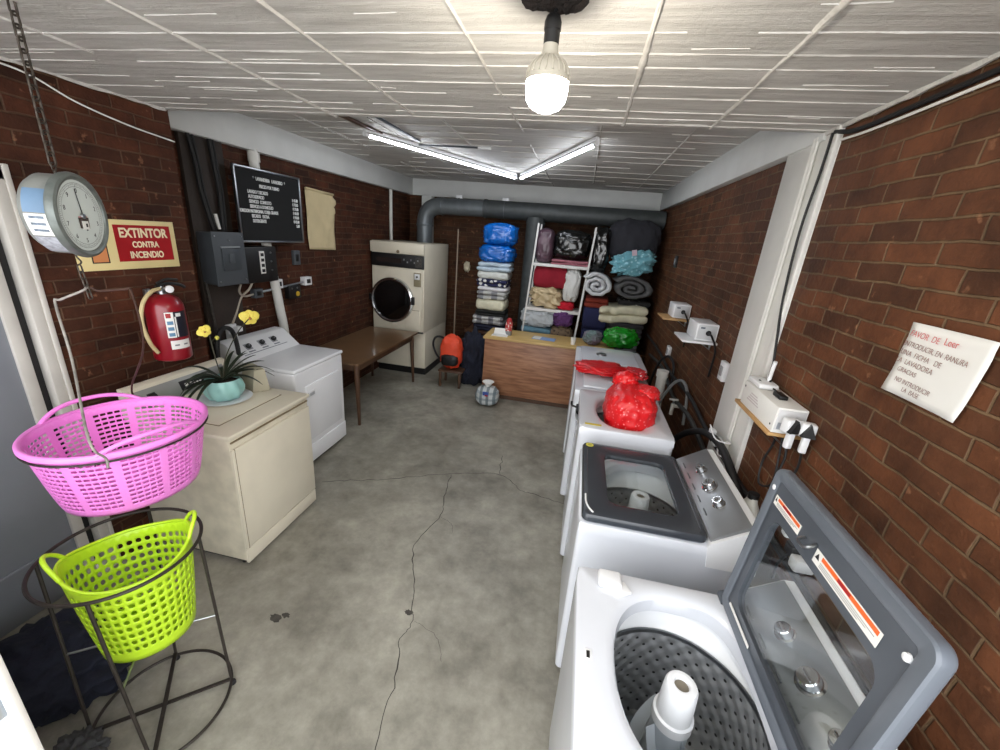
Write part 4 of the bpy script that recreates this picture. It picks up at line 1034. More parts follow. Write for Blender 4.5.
# --- duct
du = thing('duct', 'grey round duct under the rear ceiling with a vertical branch in front of shelves', 'duct', (-2.447, 6.22, 1.895)); du.scale = (1.028, 1.028, 1.028)
R_ = 0.115
m = MB(); m.tube([(0, 0, -0.02), (0, 0, 0.25)], R_, GALV, 28); m.tube([(0, 0, .22), (0.0, 0, .29), (.03, 0, 0.40), (.10, 0, 0.475), (.21, 0, .51), (.30, 0, .512)], R_ + .001, GALV, 28, smooth=6)
for p, d in (((0, 0, .235), (0, 0, 1)), ((.27, 0, .512), (1, 0, 0))): m.lathe([(R_ + .006, -.012), (R_ + .010, 0), (R_ + .006, .012)], GALV, p, 28, d)
m.tube([(.28, 0, .512), (0.93, 0, .522)], R_ - .002, GALV, 28); m.build('elbow_run', du)
m = MB(); m.tube([(0.90, 0, .522), (2.0, 0, .525), (3.37, 0, .527)], R_ + .004, DUCTDARK, 28); m.lathe([(R_ + .012, -.02), (R_ + .012, .02)], DUCTDARK, (0.92, 0, .522), 28, (1, 0, 0)); m.build('dark_run', du)
m = MB(); m.tube([(1.655, -0.02, -1.86), (1.655, -0.02, 0.45)], R_ + .012, DUCTDARK, 28); m.lathe([(R_ + .02, -.02), (R_ + .02, .02)], DUCTDARK, (1.655, -.02, 0.38), 28); m.build('branch', du)
for x in (0.52, 1.2):
    m = MB(); m.box((x, 0, .655), (0.09, 0.03, 0.045), ENAMEL2, 0.004); m.tube([(x + .0, R_ * math.cos(a), .522 + R_ * math.sin(a)) for a in [2 * PI * i / 30 for i in range(30)]], 0.006, GALV, 6, closed=True); m.build('strap', du)

cable('copper_pipe', [(-1.95, 6.35, 2.12), (-1.95, 6.35, 0.0)], 0.012, mat('pale_pipe', (160, 140, 120), .5), 'thin upright pale pipe between tall cream dryer and folded blanket stack', 'pipe', smooth=0)
heap('rag', (-1.83, 6.52, 1.47), (0.055, 0.035, 0.085), mat('pale_rag', (214, 204, 178), .9), 'pale rag hanging on the back wall left of the folded blanket stack', 'rag', .35, 2.5, 9)

# ================================================================== BACK: DESK, STACK, SHELVES
LAM = mat('desk_front_laminate', (150, 104, 72), 0.45, var=0.12, vscale=5)
def woodgrain(name, c1, c2, sc=(1.5, 12, 12)):
    m, nt, b = newmat(name)
    tc = N(nt, 'ShaderNodeTexCoord'); mp = N(nt, 'ShaderNodeMapping'); mp.inputs['Scale'].default_value = sc
    nt.links.new(tc.outputs['Object'], mp.inputs[0])
    a = N(nt, 'ShaderNodeTexNoise'); a.inputs['Scale'].default_value = 3; a.inputs['Detail'].default_value = 7
    nt.links.new(mp.outputs[0], a.inputs['Vector'])
    r = N(nt, 'ShaderNodeValToRGB'); e = r.color_ramp.elements
    e[0].position = .35; e[0].color = lin(c1); e[1].position = .65; e[1].color = lin(c2)
    nt.links.new(a.outputs['Fac'], r.inputs[0]); nt.links.new(r.outputs[0], b.inputs['Base Color']); b.inputs['Roughness'].default_value = .45
    return m
DESKF = woodgrain('desk_grain', (132, 88, 62), (172, 124, 92)); DESKT = woodgrain('desk_top_grain', (188, 156, 96), (208, 176, 112))
dk = thing('desk', 'wood counter desk with grained front panel standing before the shelves', 'desk', (-0.29, 5.20, 0))
m = MB(); m.box((0, 0, 0.825), (1.66, 0.56, 0.03), DESKT, 0.004); m.build('top', dk)
m = MB(); m.box((0, -0.25, 0.435), (1.62, 0.022, 0.75), DESKF, 0.002); m.build('front_panel', dk)
for s in (-1, 1):
    m = MB(); m.box((s * 0.80, 0.01, 0.405), (0.022, 0.50, 0.81), DESKF, 0.002); m.build('side_panel', dk)
m = MB(); m.box((0, -0.235, 0.03), (1.58, 0.02, 0.06), WOOD_D); m.build('plinth', dk)
DT = 0.8405
pp = MB(); pp.loft([[Vector((-.10, -.07, z)), Vector((.11, -.06, z)), Vector((.10, .07, z)), Vector((-.09, .06, z))] for z in (0, .012)], PAPER, True, True, True)
pp.loft([[Vector((-.09, .04, .012)), Vector((.09, .045, .012))], [Vector((-.085, .075, .08)), Vector((.085, .08, .085))]], PAPER, closed=False)
tag(pp.build('paper_pad', loc=(-0.93, 5.06, DT), angle=0), 'white paper pad at the left end of the desk top', 'paper')
bt = thing('spray_can', 'red and white can standing on the desk near the paper pad', 'can', (-0.835, 5.15, DT))
m = MB(); m.lathe([(0.046, 0), (0.048, .01), (0.048, .06)], mat('can_silver', (150, 156, 160), .4, .3), n=24); m.build('base_band', bt)
m = MB(); m.lathe([(0.0475, .06), (0.0475, .15), (0.04, .175)], spots('can_label', (196, 60, 62), (226, 214, 206), 38, .38, .45), n=24); m.build('label', bt)
m = MB(); m.lathe([(0.038, .172), (0.036, .20), (0.02, .225), (0, .228)], mat('can_cap_red', (170, 34, 38), .4), n=20); m.build('cap', bt)
pb_ = MB(); pb_.box((0, 0, .003), (.30, .16, .006), mat('blue_folder', (128, 158, 206), .5, var=.04), .002); pb_.box((-.09, 0, .0065), (.10, .15, .002), PAPER)
tag(pb_.build('folder', loc=(-0.36, 5.17, DT), rot=(0, 0, -.1)), 'pale blue and white folder lying on the desk top', 'folder')

# low bench that carries the folded blankets
bn = thing('bench', 'dark low bench under the blanket stack behind the desk', 'bench', (-1.25, 5.95, 0))
m = MB(); m.box((0, 0, .70), (.66, .60, .03), WOOD_D, .004); m.build('top', bn)
for sx in (-1, 1):
    for sy in (-1, 1):
        m = MB(); m.box((sx * .29, sy * .26, .3425), (.045, .045, .685), WOOD_D, .003); m.build('leg', bn)

def folded(name, c, size, m_, label, layers=3, cat='blanket', group=None, seed=0, rz=0.0, tilt=0.0, skew=0.0, wob=0.02):
    """folded textile: stacked rounded layers, the folds showing at the front"""
    b_ = MB(); w_, d_, h_ = size; t = h_ / layers
    for L in range(layers):
        nu, nv = 22, 12
        lo = []
        wl = w_ * (1 - 0.22 * abs(noise.noise(Vector((seed + .3, L * 1.7 + .4, 0.2))))); dl = d_ * (1 - 0.04 * ((L + seed) % 2))
        for i in range(nu + 1):
            u = -1 + 2 * i / nu
            x = u * wl / 2; e = (1 - abs(u) ** 12) ** 0.5
            row = []
            for j in range(nv * 2):
                a = 2 * PI * j / (nv * 2)
                yy = math.copysign(abs(math.cos(a)) ** .35, math.cos(a)) * dl / 2
                zz = math.copysign(abs(math.sin(a)) ** .62, math.sin(a)) * t / 2 * (.62 + .38 * e) * 1.14
                p = Vector((x, yy * (.94 + .06 * e), zz + t * (L + .5)))
                q = Vector((x * 7, yy * 6, L * 3 + seed * 7))
                p += Vector((noise.noise(q) * wob * .8, noise.noise(q + Vector((9, 0, 0))) * wob, noise.noise(q * .8 + Vector((0, 9, 0))) * wob * .55))
                p.z += skew * x
                row.append(p)
            lo.append(row)
        b_.loft(lo, m_, True, True, True)
    o = b_.build(name, loc=c, angle=180, rot=(0, tilt, rz))
    return tag(o, label, cat, group)
G1 = 'textiles stacked left of the duct'
CL = lambda n, c, **k: mat(n, c, k.pop('rough', .92), var=k.pop('var', .06), vscale=14, bump=k.pop('bump', .35), bscale=120, **k)
BLUEBAG = mat('blue_plastic_wrap', (10, 104, 196), 0.22, var=.12, vscale=8, bump=.6, bscale=14, coat=.3)
Z0 = 0.7155
stk = [('folded_cloth', .48, .095, CL('navy_fold', (26, 30, 50)), 'navy folded cloth at the bottom of the blanket stack', 2, .0),
       ('folded_blanket', .50, .135, plaid('grey_plaid', (196, 196, 192), (120, 120, 124), (74, 72, 78), 16, 26), 'grey and white plaid blanket low in the stack, above navy cloth', 2, -.015),
       ('folded_blanket', .46, .075, CL('black_fold', (24, 26, 24)), 'black folded blanket under the thick cream one', 2, 0),
       ('folded_blanket', .47, .155, CL('cream_fold', (226, 222, 196)), 'thick cream folded blanket above the black one', 1, .0),
       ('folded_blanket', .47, .12, plaid('pale_plaid', (206, 206, 200), (110, 112, 120), (150, 150, 150), 14, 10), 'pale blanket with dark grey check patches above the thick cream one', 2, .005),
       ('folded_sheet', .45, .055, CL('white_fold', (226, 224, 228)), 'thin white folded sheet between grey check and navy print blankets', 1, .01),
       ('folded_blanket', .46, .105, spots('navy_print', (30, 34, 72), (220, 220, 216), 13, .33), 'navy blanket with white printed shapes in the stack', 2, .0),
       ('folded_blanket', .47, .105, CL('white_fold_b', (214, 216, 210)), 'white folded blanket under the pale blue bedding', 1, .005),
       ('folded_bedding', .50, .125, CL('pale_blue_fold', (186, 202, 214)), 'pale blue folded bedding right under the blue wrapped bundles', 2, .01)]
z = Z0
for i, (nm, w_, h_, m_, lab, ly, dx) in enumerate(stk):
    folded(nm, (-1.235 + dx, 5.92, z), (w_, .42, h_), m_, lab, ly, 'blanket' if 'blanket' in nm else 'bedding', G1, i * 1.3, rz=.03 * ((i % 3) - 1))
    z += h_ + .003
def bundle(name, c, size, m_, label, cat, seed=0, amp=.10, freq=2.2, pw=.55, group=None, sub=5, rz=0, tilt=0, fr=(1, 1, 1)):
    b_ = MB(); b_.blob((0, 0, size[2]), size, m_, amp, freq, sub, .0, seed, pw, fr=fr)
    return tag(b_.build(name, loc=c, angle=180, rot=(0, tilt, rz)), label, cat, group)
bundle('wrapped_bundle', (-1.215, 5.92, z - .01), (.262, .22, .125), BLUEBAG, 'lower of the two blue plastic wrapped bundles on the blanket stack', 'bundle', 2, .16, group='blue bundles')
z += .225
bundle('wrapped_bundle', (-1.185, 5.92, z), (.245, .21, .15), BLUEBAG, 'upper blue plastic wrapped bundle on top of the blanket stack', 'bundle', 6, .16, group='blue bundles')
ZTOP = z
heap('garment_heap', (-1.37, 5.42, 0), (.20, .18, .44), NAVY, 'dark navy garment heap on the floor left of the desk', 'clothes', .35, 2.0, 4, .8, pw=.8)

# --- white metal rack
RK = mat('rack_white', (222, 220, 216), .4, var=.03)
rk = thing('shelf_rack', 'white metal shelf rack crammed with bagged and folded laundry by the back wall', 'shelf rack', (-0.32, 5.86, 0))
lean = .055
def px_(x, z): return x + lean * (z - 1.2)
for x in (-.375, .375):
    for y in (-.19, .19):
        m = MB(); m.loft([[Vector((px_(x, z_) + a, y + b_, z_)) for a, b_ in ((-.011, -.011), (.011, -.011), (.011, .011), (-.011, .011))] for z_ in (0, 2.27)], RK, True, True, True); m.build('post', rk)
for z_ in (.55, 1.145, 1.755):
    m = MB(); m.box((px_(0, z_), 0, z_), (.75, .40, .018), RK, .003); m.box((px_(0, z_), -.195, z_ - .012), (.75, .014, .034), RK, .003); m.build('shelf', rk)
S3, S2, S1 = 1.765, 1.155, .56
BAGBLK = mat('black_bag_plastic', (16, 18, 18), .2, var=.2, vscale=7, bump=.2, bscale=8, coat=.3)
def X_(x, z): return -0.32 + px_(x, z)
G2 = 'laundry on the white rack'
folded('folded_cloth', (X_(.12, S3), 5.86, S3 + .001), (.50, .38, .065), CL('dusty_pink', (168, 104, 116)), 'dusty pink cloth under the black bag on the top shelf', 2, 'cloth', G2, 3.1)
bundle('wrapped_bundle', (X_(-.245, S3), 5.86, S3 + .001), (.125, .18, .225), mat('purple_wrap', (96, 72, 84), .3, var=.2, vscale=9, bump=.5, bscale=20), 'purple grey wrapped bundle at the left of top shelf', 'bundle', 3, .12, group=G2)
bundle('laundry_bag', (X_(.115, S3), 5.86, S3 + .07), (.255, .20, .19), BAGBLK, 'shiny black plastic laundry bag on the top shelf of the rack', 'bag', 8, .16, 1.7, .6, G2)
folded('folded_blanket', (X_(-.09, S2), 5.87, S2 + .30), (.52, .38, .26), CL('dark_red', (142, 20, 40)), 'dark red folded blanket on the middle shelf', 1, 'blanket', G2, 5.5)
bundle('folded_quilt', (X_(-.14, S2), 5.86, S2 + .001), (.235, .20, .15), CL('beige_satin', (204, 184, 146), rough=.5), 'beige folded quilt under the dark red blanket on the middle shelf', 'quilt', 2, .55, 1.6, .55, G2, fr=(.7, .7, 2.4), tilt=.12)
bundle('laundry_bag', (X_(.215, S2), 5.80, S2 + .11), (.115, .14, .235), mat('white_bag', (206, 206, 202), .4, bump=.5, bscale=18), 'white bag on the middle shelf beside the right rack post', 'bag', 4, .18, group=G2)
bundle('garment', (X_(.17, S2), 5.80, S2 + .001), (.12, .12, .055), CL('bright_red', (196, 22, 44)), 'small bright red garment under the white bag', 'clothes', 7, .25, group=G2)
bundle('folded_duvet', (X_(-.17, S1), 5.86, S1 + .30), (.255, .20, .145), CL('pale_grey_duvet', (192, 198, 202)), 'pale grey duvet folded on the lower shelf above the teal sheets', 'duvet', 12, .22, 2.5, .6, G2)
folded('folded_sheet', (X_(-.17, S1), 5.84, S1 + .001), (.48, .40, .30), CL('teal_sheet', (96, 132, 148)), 'teal and grey folded sheets at the bottom of the rack', 4, 'bedding', G2, 6.6, skew=-.05)
bundle('folded_towel', (X_(.19, S1), 5.78, S1 + .36), (.145, .17, .115), CL('purple_towel', (92, 52, 104)), 'purple towel on the lower shelf right of the pale grey duvet', 'towel', 5, .25, 2.5, .6, G2)
bundle('folded_blanket', (X_(.19, S1), 5.76, S1 + .001), (.165, .18, .185), spots('leopard', (104, 86, 66), (52, 42, 34), 26, .3), 'brown leopard print blanket under the purple towel', 'blanket', 6, .25, 2.5, .6, G2)

# --- pile on a crate right of the rack
cr = thing('wooden_crate', 'dark wooden crate under the laundry pile right of the white rack', 'crate', (.56, 5.95, 0))
m = MB()
for k in range(4): m.box((0, -.25, .10 + .15 * k), (.90, .018, .12), WOOD_D, .003); m.box((0, .25, .10 + .15 * k), (.90, .018, .12), WOOD_D, .003)
m.build('side_slats', cr)
m = MB()
for s in (-1, 1):
    for k in range(4): m.box((s * .442, 0, .10 + .15 * k), (.018, .48, .12), WOOD_D, .003)
m.build('end_slats', cr)
m = MB()
for s in (-1, 1):
    for t_ in (-1, 1): m.box((s * .42, t_ * .23, .32), (.035, .035, .64), WOOD_D, .003)
m.build('post', cr)
m = MB(); m.box((0, 0, .645), (.92, .54, .018), WOOD_D, .003); m.build('lid', cr)
G3 = 'laundry pile right of the rack'
CZ = .656
folded('folded_blanket', (.27, 5.86, CZ), (.36, .42, .58), CL('navy_blanket', (28, 32, 70)), 'navy blue blanket pile beside the right rack post', 2, 'blanket', G3, 1.1)
folded('folded_cloth', (.265, 5.86, CZ + .585), (.34, .40, .13), CL('rust_cloth', (128, 46, 30)), 'rust brown cloth under the rolled white blanket', 2, 'cloth', G3, 4.4)
folded('folded_towel', (.70, 5.86, CZ), (.44, .42, .20), CL('grey_towels', (112, 112, 116)), 'mid grey towels at the bottom of the right hand pile', 3, 'towel', G3, 7.7)
folded('folded_towel', (.69, 5.86, CZ + .203), (.48, .42, .22), CL('charcoal_towels', (70, 68, 74)), 'charcoal towels below the cream folded blanket', 3, 'towel', G3, 8.8)
folded('folded_blanket', (.62, 5.80, CZ + .427), (.66, .46, .22), CL('cream_blanket', (214, 208, 180)), 'cream folded blanket on the right hand pile, under black dotted cloth', 2, 'blanket', G3, 9.9, skew=.07, wob=.045)
folded('folded_cloth', (.76, 5.88, CZ + .655), (.42, .42, .075), spots('black_dotted', (28, 28, 28), (200, 200, 196), 15, .22), 'black cloth with white dots under the dark grey rolled blanket', 1, 'cloth', G3, 2.7)
def roll(name, c, r, L, m_, label, sq=1.0, sz=1.0, turns=2.4, cat='blanket', rz=0.0, seed=0, tilt=0.0):
    """rolled blanket seen end on: a thick spiral sheet"""
    b_ = MB(); n = 110; th = r / (turns + .6) * .54; lo = []
    for i in range(n + 1):
        a = turns * 2 * PI * i / n
        rr = r * (0.14 + 0.86 * i / n) - th * .5
        row = []
        for k in range(10):
            q = 2 * PI * k / 10
            ro = rr + th * math.copysign(abs(math.cos(q)) ** .6, math.cos(q)) * .95
            y = -math.copysign(abs(math.sin(q)) ** .3, math.sin(q)) * L / 2
            w = .03 * noise.noise(Vector((math.cos(a) * 2.2 + seed, math.sin(a) * 2.2, y * 3 + seed))) * (rr / r)
            row.append(Vector((math.cos(a) * (ro + w) * sq, y, math.sin(a) * (ro + w) * sz)))
        lo.append(row)
    b_.loft(lo, m_, True, True, True)
    return tag(b_.build(name, loc=c, angle=180, rot=(0, tilt, rz)), label, cat, G3)
roll('rolled_blanket', (.225, 5.80, CZ + .885), .20, .42, CL('white_plush', (204, 206, 208)), 'white plush blanket rolled up beside the right rack post', 1.05, .82)
roll('rolled_blanket', (.68, 5.82, CZ + .885), .285, .44, CL('dark_grey_plush', (84, 84, 84)), 'dark grey rolled blanket under the aqua towel roll', 1.0, .54, 2.4, seed=3)
aq = bundle('rolled_towel', (.695, 5.78, CZ + 1.05), (.285, .21, .165), spots('aqua_towel', (112, 170, 182), (160, 204, 214), 22, .3, .95), 'aqua blue towel roll on the right hand pile under the dark coat', 'towel', 15, .45, 1.3, .75, G3, tilt=-.22, fr=(.8, 1, 2.2))
bundle('laundry_bag', (.21, 5.86, CZ + 1.03), (.125, .20, .30), BAGBLK, 'tall black plastic bag squeezed between right rack post and dark coat', 'bag', 14, .16, 1.7, group=G3)
bundle('coat', (.62, 5.91, CZ + 1.22), (.36, .17, .27), CL('dark_coat', (46, 46, 52)), 'dark charcoal coat heaped on top of the right hand pile', 'coat', 17, .2, 1.3, .75, G3, fr=(1.8, 1, .6))
m = MB(); m.box((.0, -.20, .30), (.06, .012, .07), mat('pale_pink_tag', (214, 190, 202), .7), .002); m.build('care_tag', aq)
# --- things at the left foot of the desk
ck = thing('stool', 'low brown wooden stool under the orange and black bag', 'stool', (-1.60, 5.22, 0))
m = MB(); m.box((0, 0, .235), (.34, .30, .03), WOOD_D, .006); m.build('seat', ck)
for sx in (-1, 1):
    for sy in (-1, 1):
        m = MB(); m.box((sx * .14, sy * .12, .11), (.035, .035, .22), WOOD_D, .003); m.build('leg', ck)
ob_ = thing('backpack', 'orange and black bag on the low stool left of the desk', 'bag', (-1.62, 5.20, .2505))
ORG = mat('orange_fabric', (236, 78, 44), .6, var=.08, bump=.4, bscale=20)
m = MB(); m.blob((0, 0, .24), (.155, .11, .24), ORG, .15, 2.2, 5, 0, 3, .7); m.build('body', ob_, angle=180)
m = MB(); m.blob((0.0, -.06, .14), (.125, .085, .085), BLACK, .12, 2.2, 4, 0, 4, .6); m.build('front_pocket', ob_, angle=180)
m = MB(); m.tube([(-.08, -.04, .42), (-.14, -.09, .46), (-.21, -.10, .44), (-.24, -.09, .34), (-.20, -.09, .22), (-.14, -.06, .12)], .014, BLACK, 8, smooth=6); m.build('strap', ob_)
pg = thing('plastic_bag', 'tied grey check plastic bag on the floor in front of the desk', 'plastic bag', (-.965, 4.70, 0))
m = MB(); m.blob((0, 0, .125), (.155, .12, .135), plaid('bag_check', (190, 196, 196), (120, 132, 136), (90, 104, 112), 34, 34), .10, 2.5, 5, .85, 2, .85); m.build('sack', pg, angle=180)
m = MB(); m.lathe([(.055, .22), (.03, .255), (.045, .285), (.075, .315)], PAPER, n=18, cap0=False, cap1=False); o = m.build('tied_neck', pg, angle=180); solid(o, .004)
m = MB(); m.box((.0, -.118, .19), (.075, .012, .05), mat('bag_label_blue', (52, 78, 150), .5), .003); m.box((.01, -.124, .168), (.04, .006, .02), SIGN_R, .002); m.build('label', pg)

# ================================================================== RIGHT HAND WASHERS
def drum_mat():
    m, nt, b = newmat('perforated_drum')
    uv = N(nt, 'ShaderNodeUVMap')
    def wave(ax, sc):
        sp = N(nt, 'ShaderNodeSeparateXYZ'); nt.links.new(uv.outputs[0], sp.inputs[0])
        a = N(nt, 'ShaderNodeMath', operation='MULTIPLY'); a.inputs[1].default_value = sc; nt.links.new(sp.outputs[ax], a.inputs[0])
        s = N(nt, 'ShaderNodeMath', operation='SINE'); nt.links.new(a.outputs[0], s.inputs[0]); return s
    a, c = wave(0, 2 * PI * 26), wave(1, 2 * PI * 6)
    mu = N(nt, 'ShaderNodeMath', operation='MULTIPLY'); nt.links.new(a.outputs[0], mu.inputs[0]); nt.links.new(c.outputs[0], mu.inputs[1])
    ab = mu
    r = N(nt, 'ShaderNodeMapRange'); r.inputs[1].default_value = 0.80; r.inputs[2].default_value = 0.90
    nt.links.new(ab.outputs[0], r.inputs[0])
    mx = N(nt, 'ShaderNodeMix', data_type='RGBA'); mx.inputs[6].default_value = lin((160, 162, 164)); mx.inputs[7].default_value = lin((34, 34, 34))
    nt.links.new(r.outputs[0], mx.inputs[0]); nt.links.new(mx.outputs[2], b.inputs['Base Color'])
    b.inputs['Metallic'].default_value = .35; b.inputs['Roughness'].default_value = .36
    bp = N(nt, 'ShaderNodeBump'); bp.inputs['Strength'].default_value = .55; bp.inputs['Distance'].default_value = .008
    nt.links.new(mu.outputs[0], bp.inputs['Height']); nt.links.new(bp.outputs[0], b.inputs['Normal'])
    return m
DRUM = drum_mat()
TUBR = mat('tub_ring_white', (222, 224, 226), .3, var=.015)
AGI = mat('agitator_white', (226, 228, 230), .3, var=.01)
AGIG = mat('agitator_grey', (176, 184, 190), .3, var=.02)
LABW = mat('label_white', (232, 230, 224), .45, var=.01)
LABO = mat('label_orange', (232, 104, 44), .45, var=.01)

def washer(loc, h, label, depth=.66, kind='window', group='top loading washers along the right wall', tubcx=.308, lid='open', name='top_load_washer', drop=.0):
    w = thing(name, label, 'washing machine', loc, 0, group)
    hy = .340
    m = MB()
    loops = [[Vector((x, y, z)) for x, y in rrect(a, depth - a, -hy + a, hy - a, .025)] for z, a in ((.03, .012), (.035, .004), (h - .045, .0), (h - .04, .004))]
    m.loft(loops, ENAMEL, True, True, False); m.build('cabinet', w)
    m = MB()
    for x in (.07, depth - .07):
        for y in (-.28, .28): m.lathe([(.022, 0), (.022, .032)], BLACK, (x, y, 0), 12)
    m.build('foot', w)
    # deck with D shaped opening
    NN = 80
    ocx, ax_, by_ = 0, 0, .270
    ocx = (.115 + depth - .14) / 2; ax_ = (depth - .14 - .115) / 2
    def inner(k, z):
        P = []
        for i in range(NN):
            a = 2 * PI * i / NN; c_, s_ = math.cos(a), math.sin(a)
            e = 2 / 2.3 if c_ < 0 else 2 / 4.2
            P.append(Vector((ocx + (ax_ + k) * math.copysign(abs(c_) ** e, c_), (by_ + k) * math.copysign(abs(s_) ** (2 / 2.3 if c_ < 0 else 2 / 2.6), s_), z)))
        return P
    def outer(k, z):
        P = []
        for q in inner(0, 0):
            d = Vector((q.x - ocx, q.y, 0))
            xe = (depth + k - ocx) if d.x > 0 else (ocx + k)
            tx_ = xe / abs(d.x) if abs(d.x) > 1e-6 else 1e9; ty_ = (hy + k) / abs(d.y) if abs(d.y) > 1e-6 else 1e9
            tt = min(tx_, ty_); p = Vector((ocx + d.x * tt, d.y * tt, z))
            P.append(p)
        # snap nearest samples to the true corners
        for cx in (-k, depth + k):
            for cy in (-hy - k, hy + k):
                j = min(range(NN), key=lambda i: (P[i].x - cx) ** 2 + (P[i].y - cy) ** 2); P[j] = Vector((cx + (.006 if cx < .1 else -.006), cy - math.copysign(.006, cy), z))
        return P
    m = MB()
    if lid != 'shut':
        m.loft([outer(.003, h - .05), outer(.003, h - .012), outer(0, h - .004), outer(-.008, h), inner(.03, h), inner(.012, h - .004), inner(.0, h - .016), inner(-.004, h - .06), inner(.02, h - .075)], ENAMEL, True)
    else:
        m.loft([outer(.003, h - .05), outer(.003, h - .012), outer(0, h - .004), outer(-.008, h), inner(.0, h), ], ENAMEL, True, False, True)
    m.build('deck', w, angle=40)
    if lid != 'shut':
        T = (tubcx, 0, 0)
        m = MB(); m.lathe([(.300, h - .070), (.299, h - .074), (.298, h - .080), (.293, h - .088), (.272, h - .112 - drop * .6), (.268, h - .116 - drop * .7), (.252, h - .132 - drop), (.248, h - .136 - drop)], TUBR, T, 64, cap0=False, cap1=False); m.build('tub_ring', w, angle=50)
        m = MB()
        prof = [(.2465, h - .130 - drop), (.2465, h - .20), (.2465, h - .3), (.2465, h - .4), (.2465, h - .5), (.235, h - .525), (.12, h - .53), (.0, h - .53)]
        L_ = m.lathe(prof, DRUM, T, 64, cap0=False, cap1=False)
        uvl = m.bm.loops.layers.uv.new('UVMap')
        for f_ in m.bm.faces:
            A_ = [math.atan2(l.vert.co.y, l.vert.co.x - tubcx) / (2 * PI) % 1 for l in f_.loops]
            wrap_ = max(A_) - min(A_) > .5
            for l, a_ in zip(f_.loops, A_):
                if wrap_ and a_ < .5: a_ += 1
                r_ = math.hypot(l.vert.co.x - tubcx, l.vert.co.y)
                l[uvl].uv = (a_, (h - .12 - l.vert.co.z) / .38 * 1.0 if r_ > .2405 else 1.0 + (.25 - r_) / .38)
        m.build('drum', w, angle=50)
        m = MB(); m.lathe([(.2475, h - .130 - drop), (.2515, h - .124 - drop), (.2445, h - .124 - drop), (.2425, h - .136 - drop), (.2455, h - .138 - drop)], STEEL, T, 64, cap0=False, cap1=False); m.build('drum_rim', w)
        ag = MB(); zt = h - .03
        ag.lathe([(.020, zt - .012), (.022, zt - .002), (.030, zt), (.041, zt - .003), (.0455, zt - .012), (.050, zt - .115), (.057, zt - .119), (.0575, zt - .15), (.053, zt - .154)], AGI, T, 36, cap0=False, cap1=False)
        ag.lathe([(0, zt - .014), (.022, zt - .012)], mat('agitator_cap_hole', (120, 112, 98), .5), T, 24, cap0=False, cap1=False)
        ago = ag.build('agitator', w)
        m = MB(); m.lathe([(.053, zt - .152), (.055, zt - .30), (.075, zt - .40), (.13, zt - .455), (.20, zt - .475), (.205, zt - .49)], AGIG, T, 36, cap0=False, cap1=False)
        for k in range(4):
            a0 = k * PI / 2 + .4; lo = []
            for j in range(14):
                t = j / 13; a = a0 + 1.9 * t; z_ = zt - .17 - .26 * t
                r0 = .052 + .02 * t; r1 = r0 + .028 + .03 * t
                lo.append([Vector((tubcx + r0 * math.cos(a), r0 * math.sin(a), z_ - .01)), Vector((tubcx + r1 * math.cos(a), r1 * math.sin(a), z_ - .004)), Vector((tubcx + r1 * math.cos(a), r1 * math.sin(a), z_ + .004)), Vector((tubcx + r0 * math.cos(a), r0 * math.sin(a), z_ + .012))])
            m.loft(lo, AGIG, True, True, True)
        m.build('agitator_skirt', ago)
    if kind == 'window':
        m = MB(); m.box((.112, .285, h + .014), (.082, .070, .030), ENAMEL2, .012, 3); m.box((.150, .258, h + .005), (.06, .05, .012), ENAMEL2, .005, M=Matrix.Rotation(.5, 3, 'Z')); m.build('bleach_cap', w)
        m = MB(); m.box((.036, -.005, h + .0006), (.022, .034, .002), ENAMEL2, .0008); m.box((.036, -.005, h + .0016), (.010, .022, .0012), BLACK); m.build('lid_switch', w)
        # console at the back
        x0, z0, x1, z1 = depth - .125, h + .020, depth + .020, h + .118
        m = MB(); m.loft([[Vector((x, y, z)) for x, z in ((depth - .135, h - .002), (x0 - .004, z0 - .006), (x1, z1 - .006), (x1 + .03, z1 - .004), (x1 + .045, z1 - .02), (x1 + .05, h - .1), (depth - .12, h - .1))] for y in (-.345, -.340, .340, .345)], ENAMEL2, True, True, True)
        co = m.build('console', w)
        m = MB(); on_console(m, 0, .5, (.664, .172), SILVER, .012, x0, z0 - .004, x1, z1 - .004); m.build('control_panel', co)
        for k, y in enumerate((.15, .005, -.14)):
            m = MB(); r_ = (.024, .031, .024)[k]
            p_, n_ = on_console(m, y, .55, (.01, .01), SILVER, .010, x0, z0, x1, z1)
            m.lathe([(r_ * 1.2, .004), (r_ * 1.2, .010), (r_, .012), (r_ * .92, .034), (r_ * .8, .037), (0, .037)], CHROME, p_, 28, n_); m.box(p_ + n_ * .037, (.006, r_ * 1.2, .004), STEEL, .001); m.build('knob', co)
        m = MB()
        for k in range(5): on_console(m, .24 - .1 * k, .16, (.05, .006), mat('panel_print', (80, 84, 88), .5), .0128, x0, z0, x1, z1)
        m.build('panel_print', co)
    return w

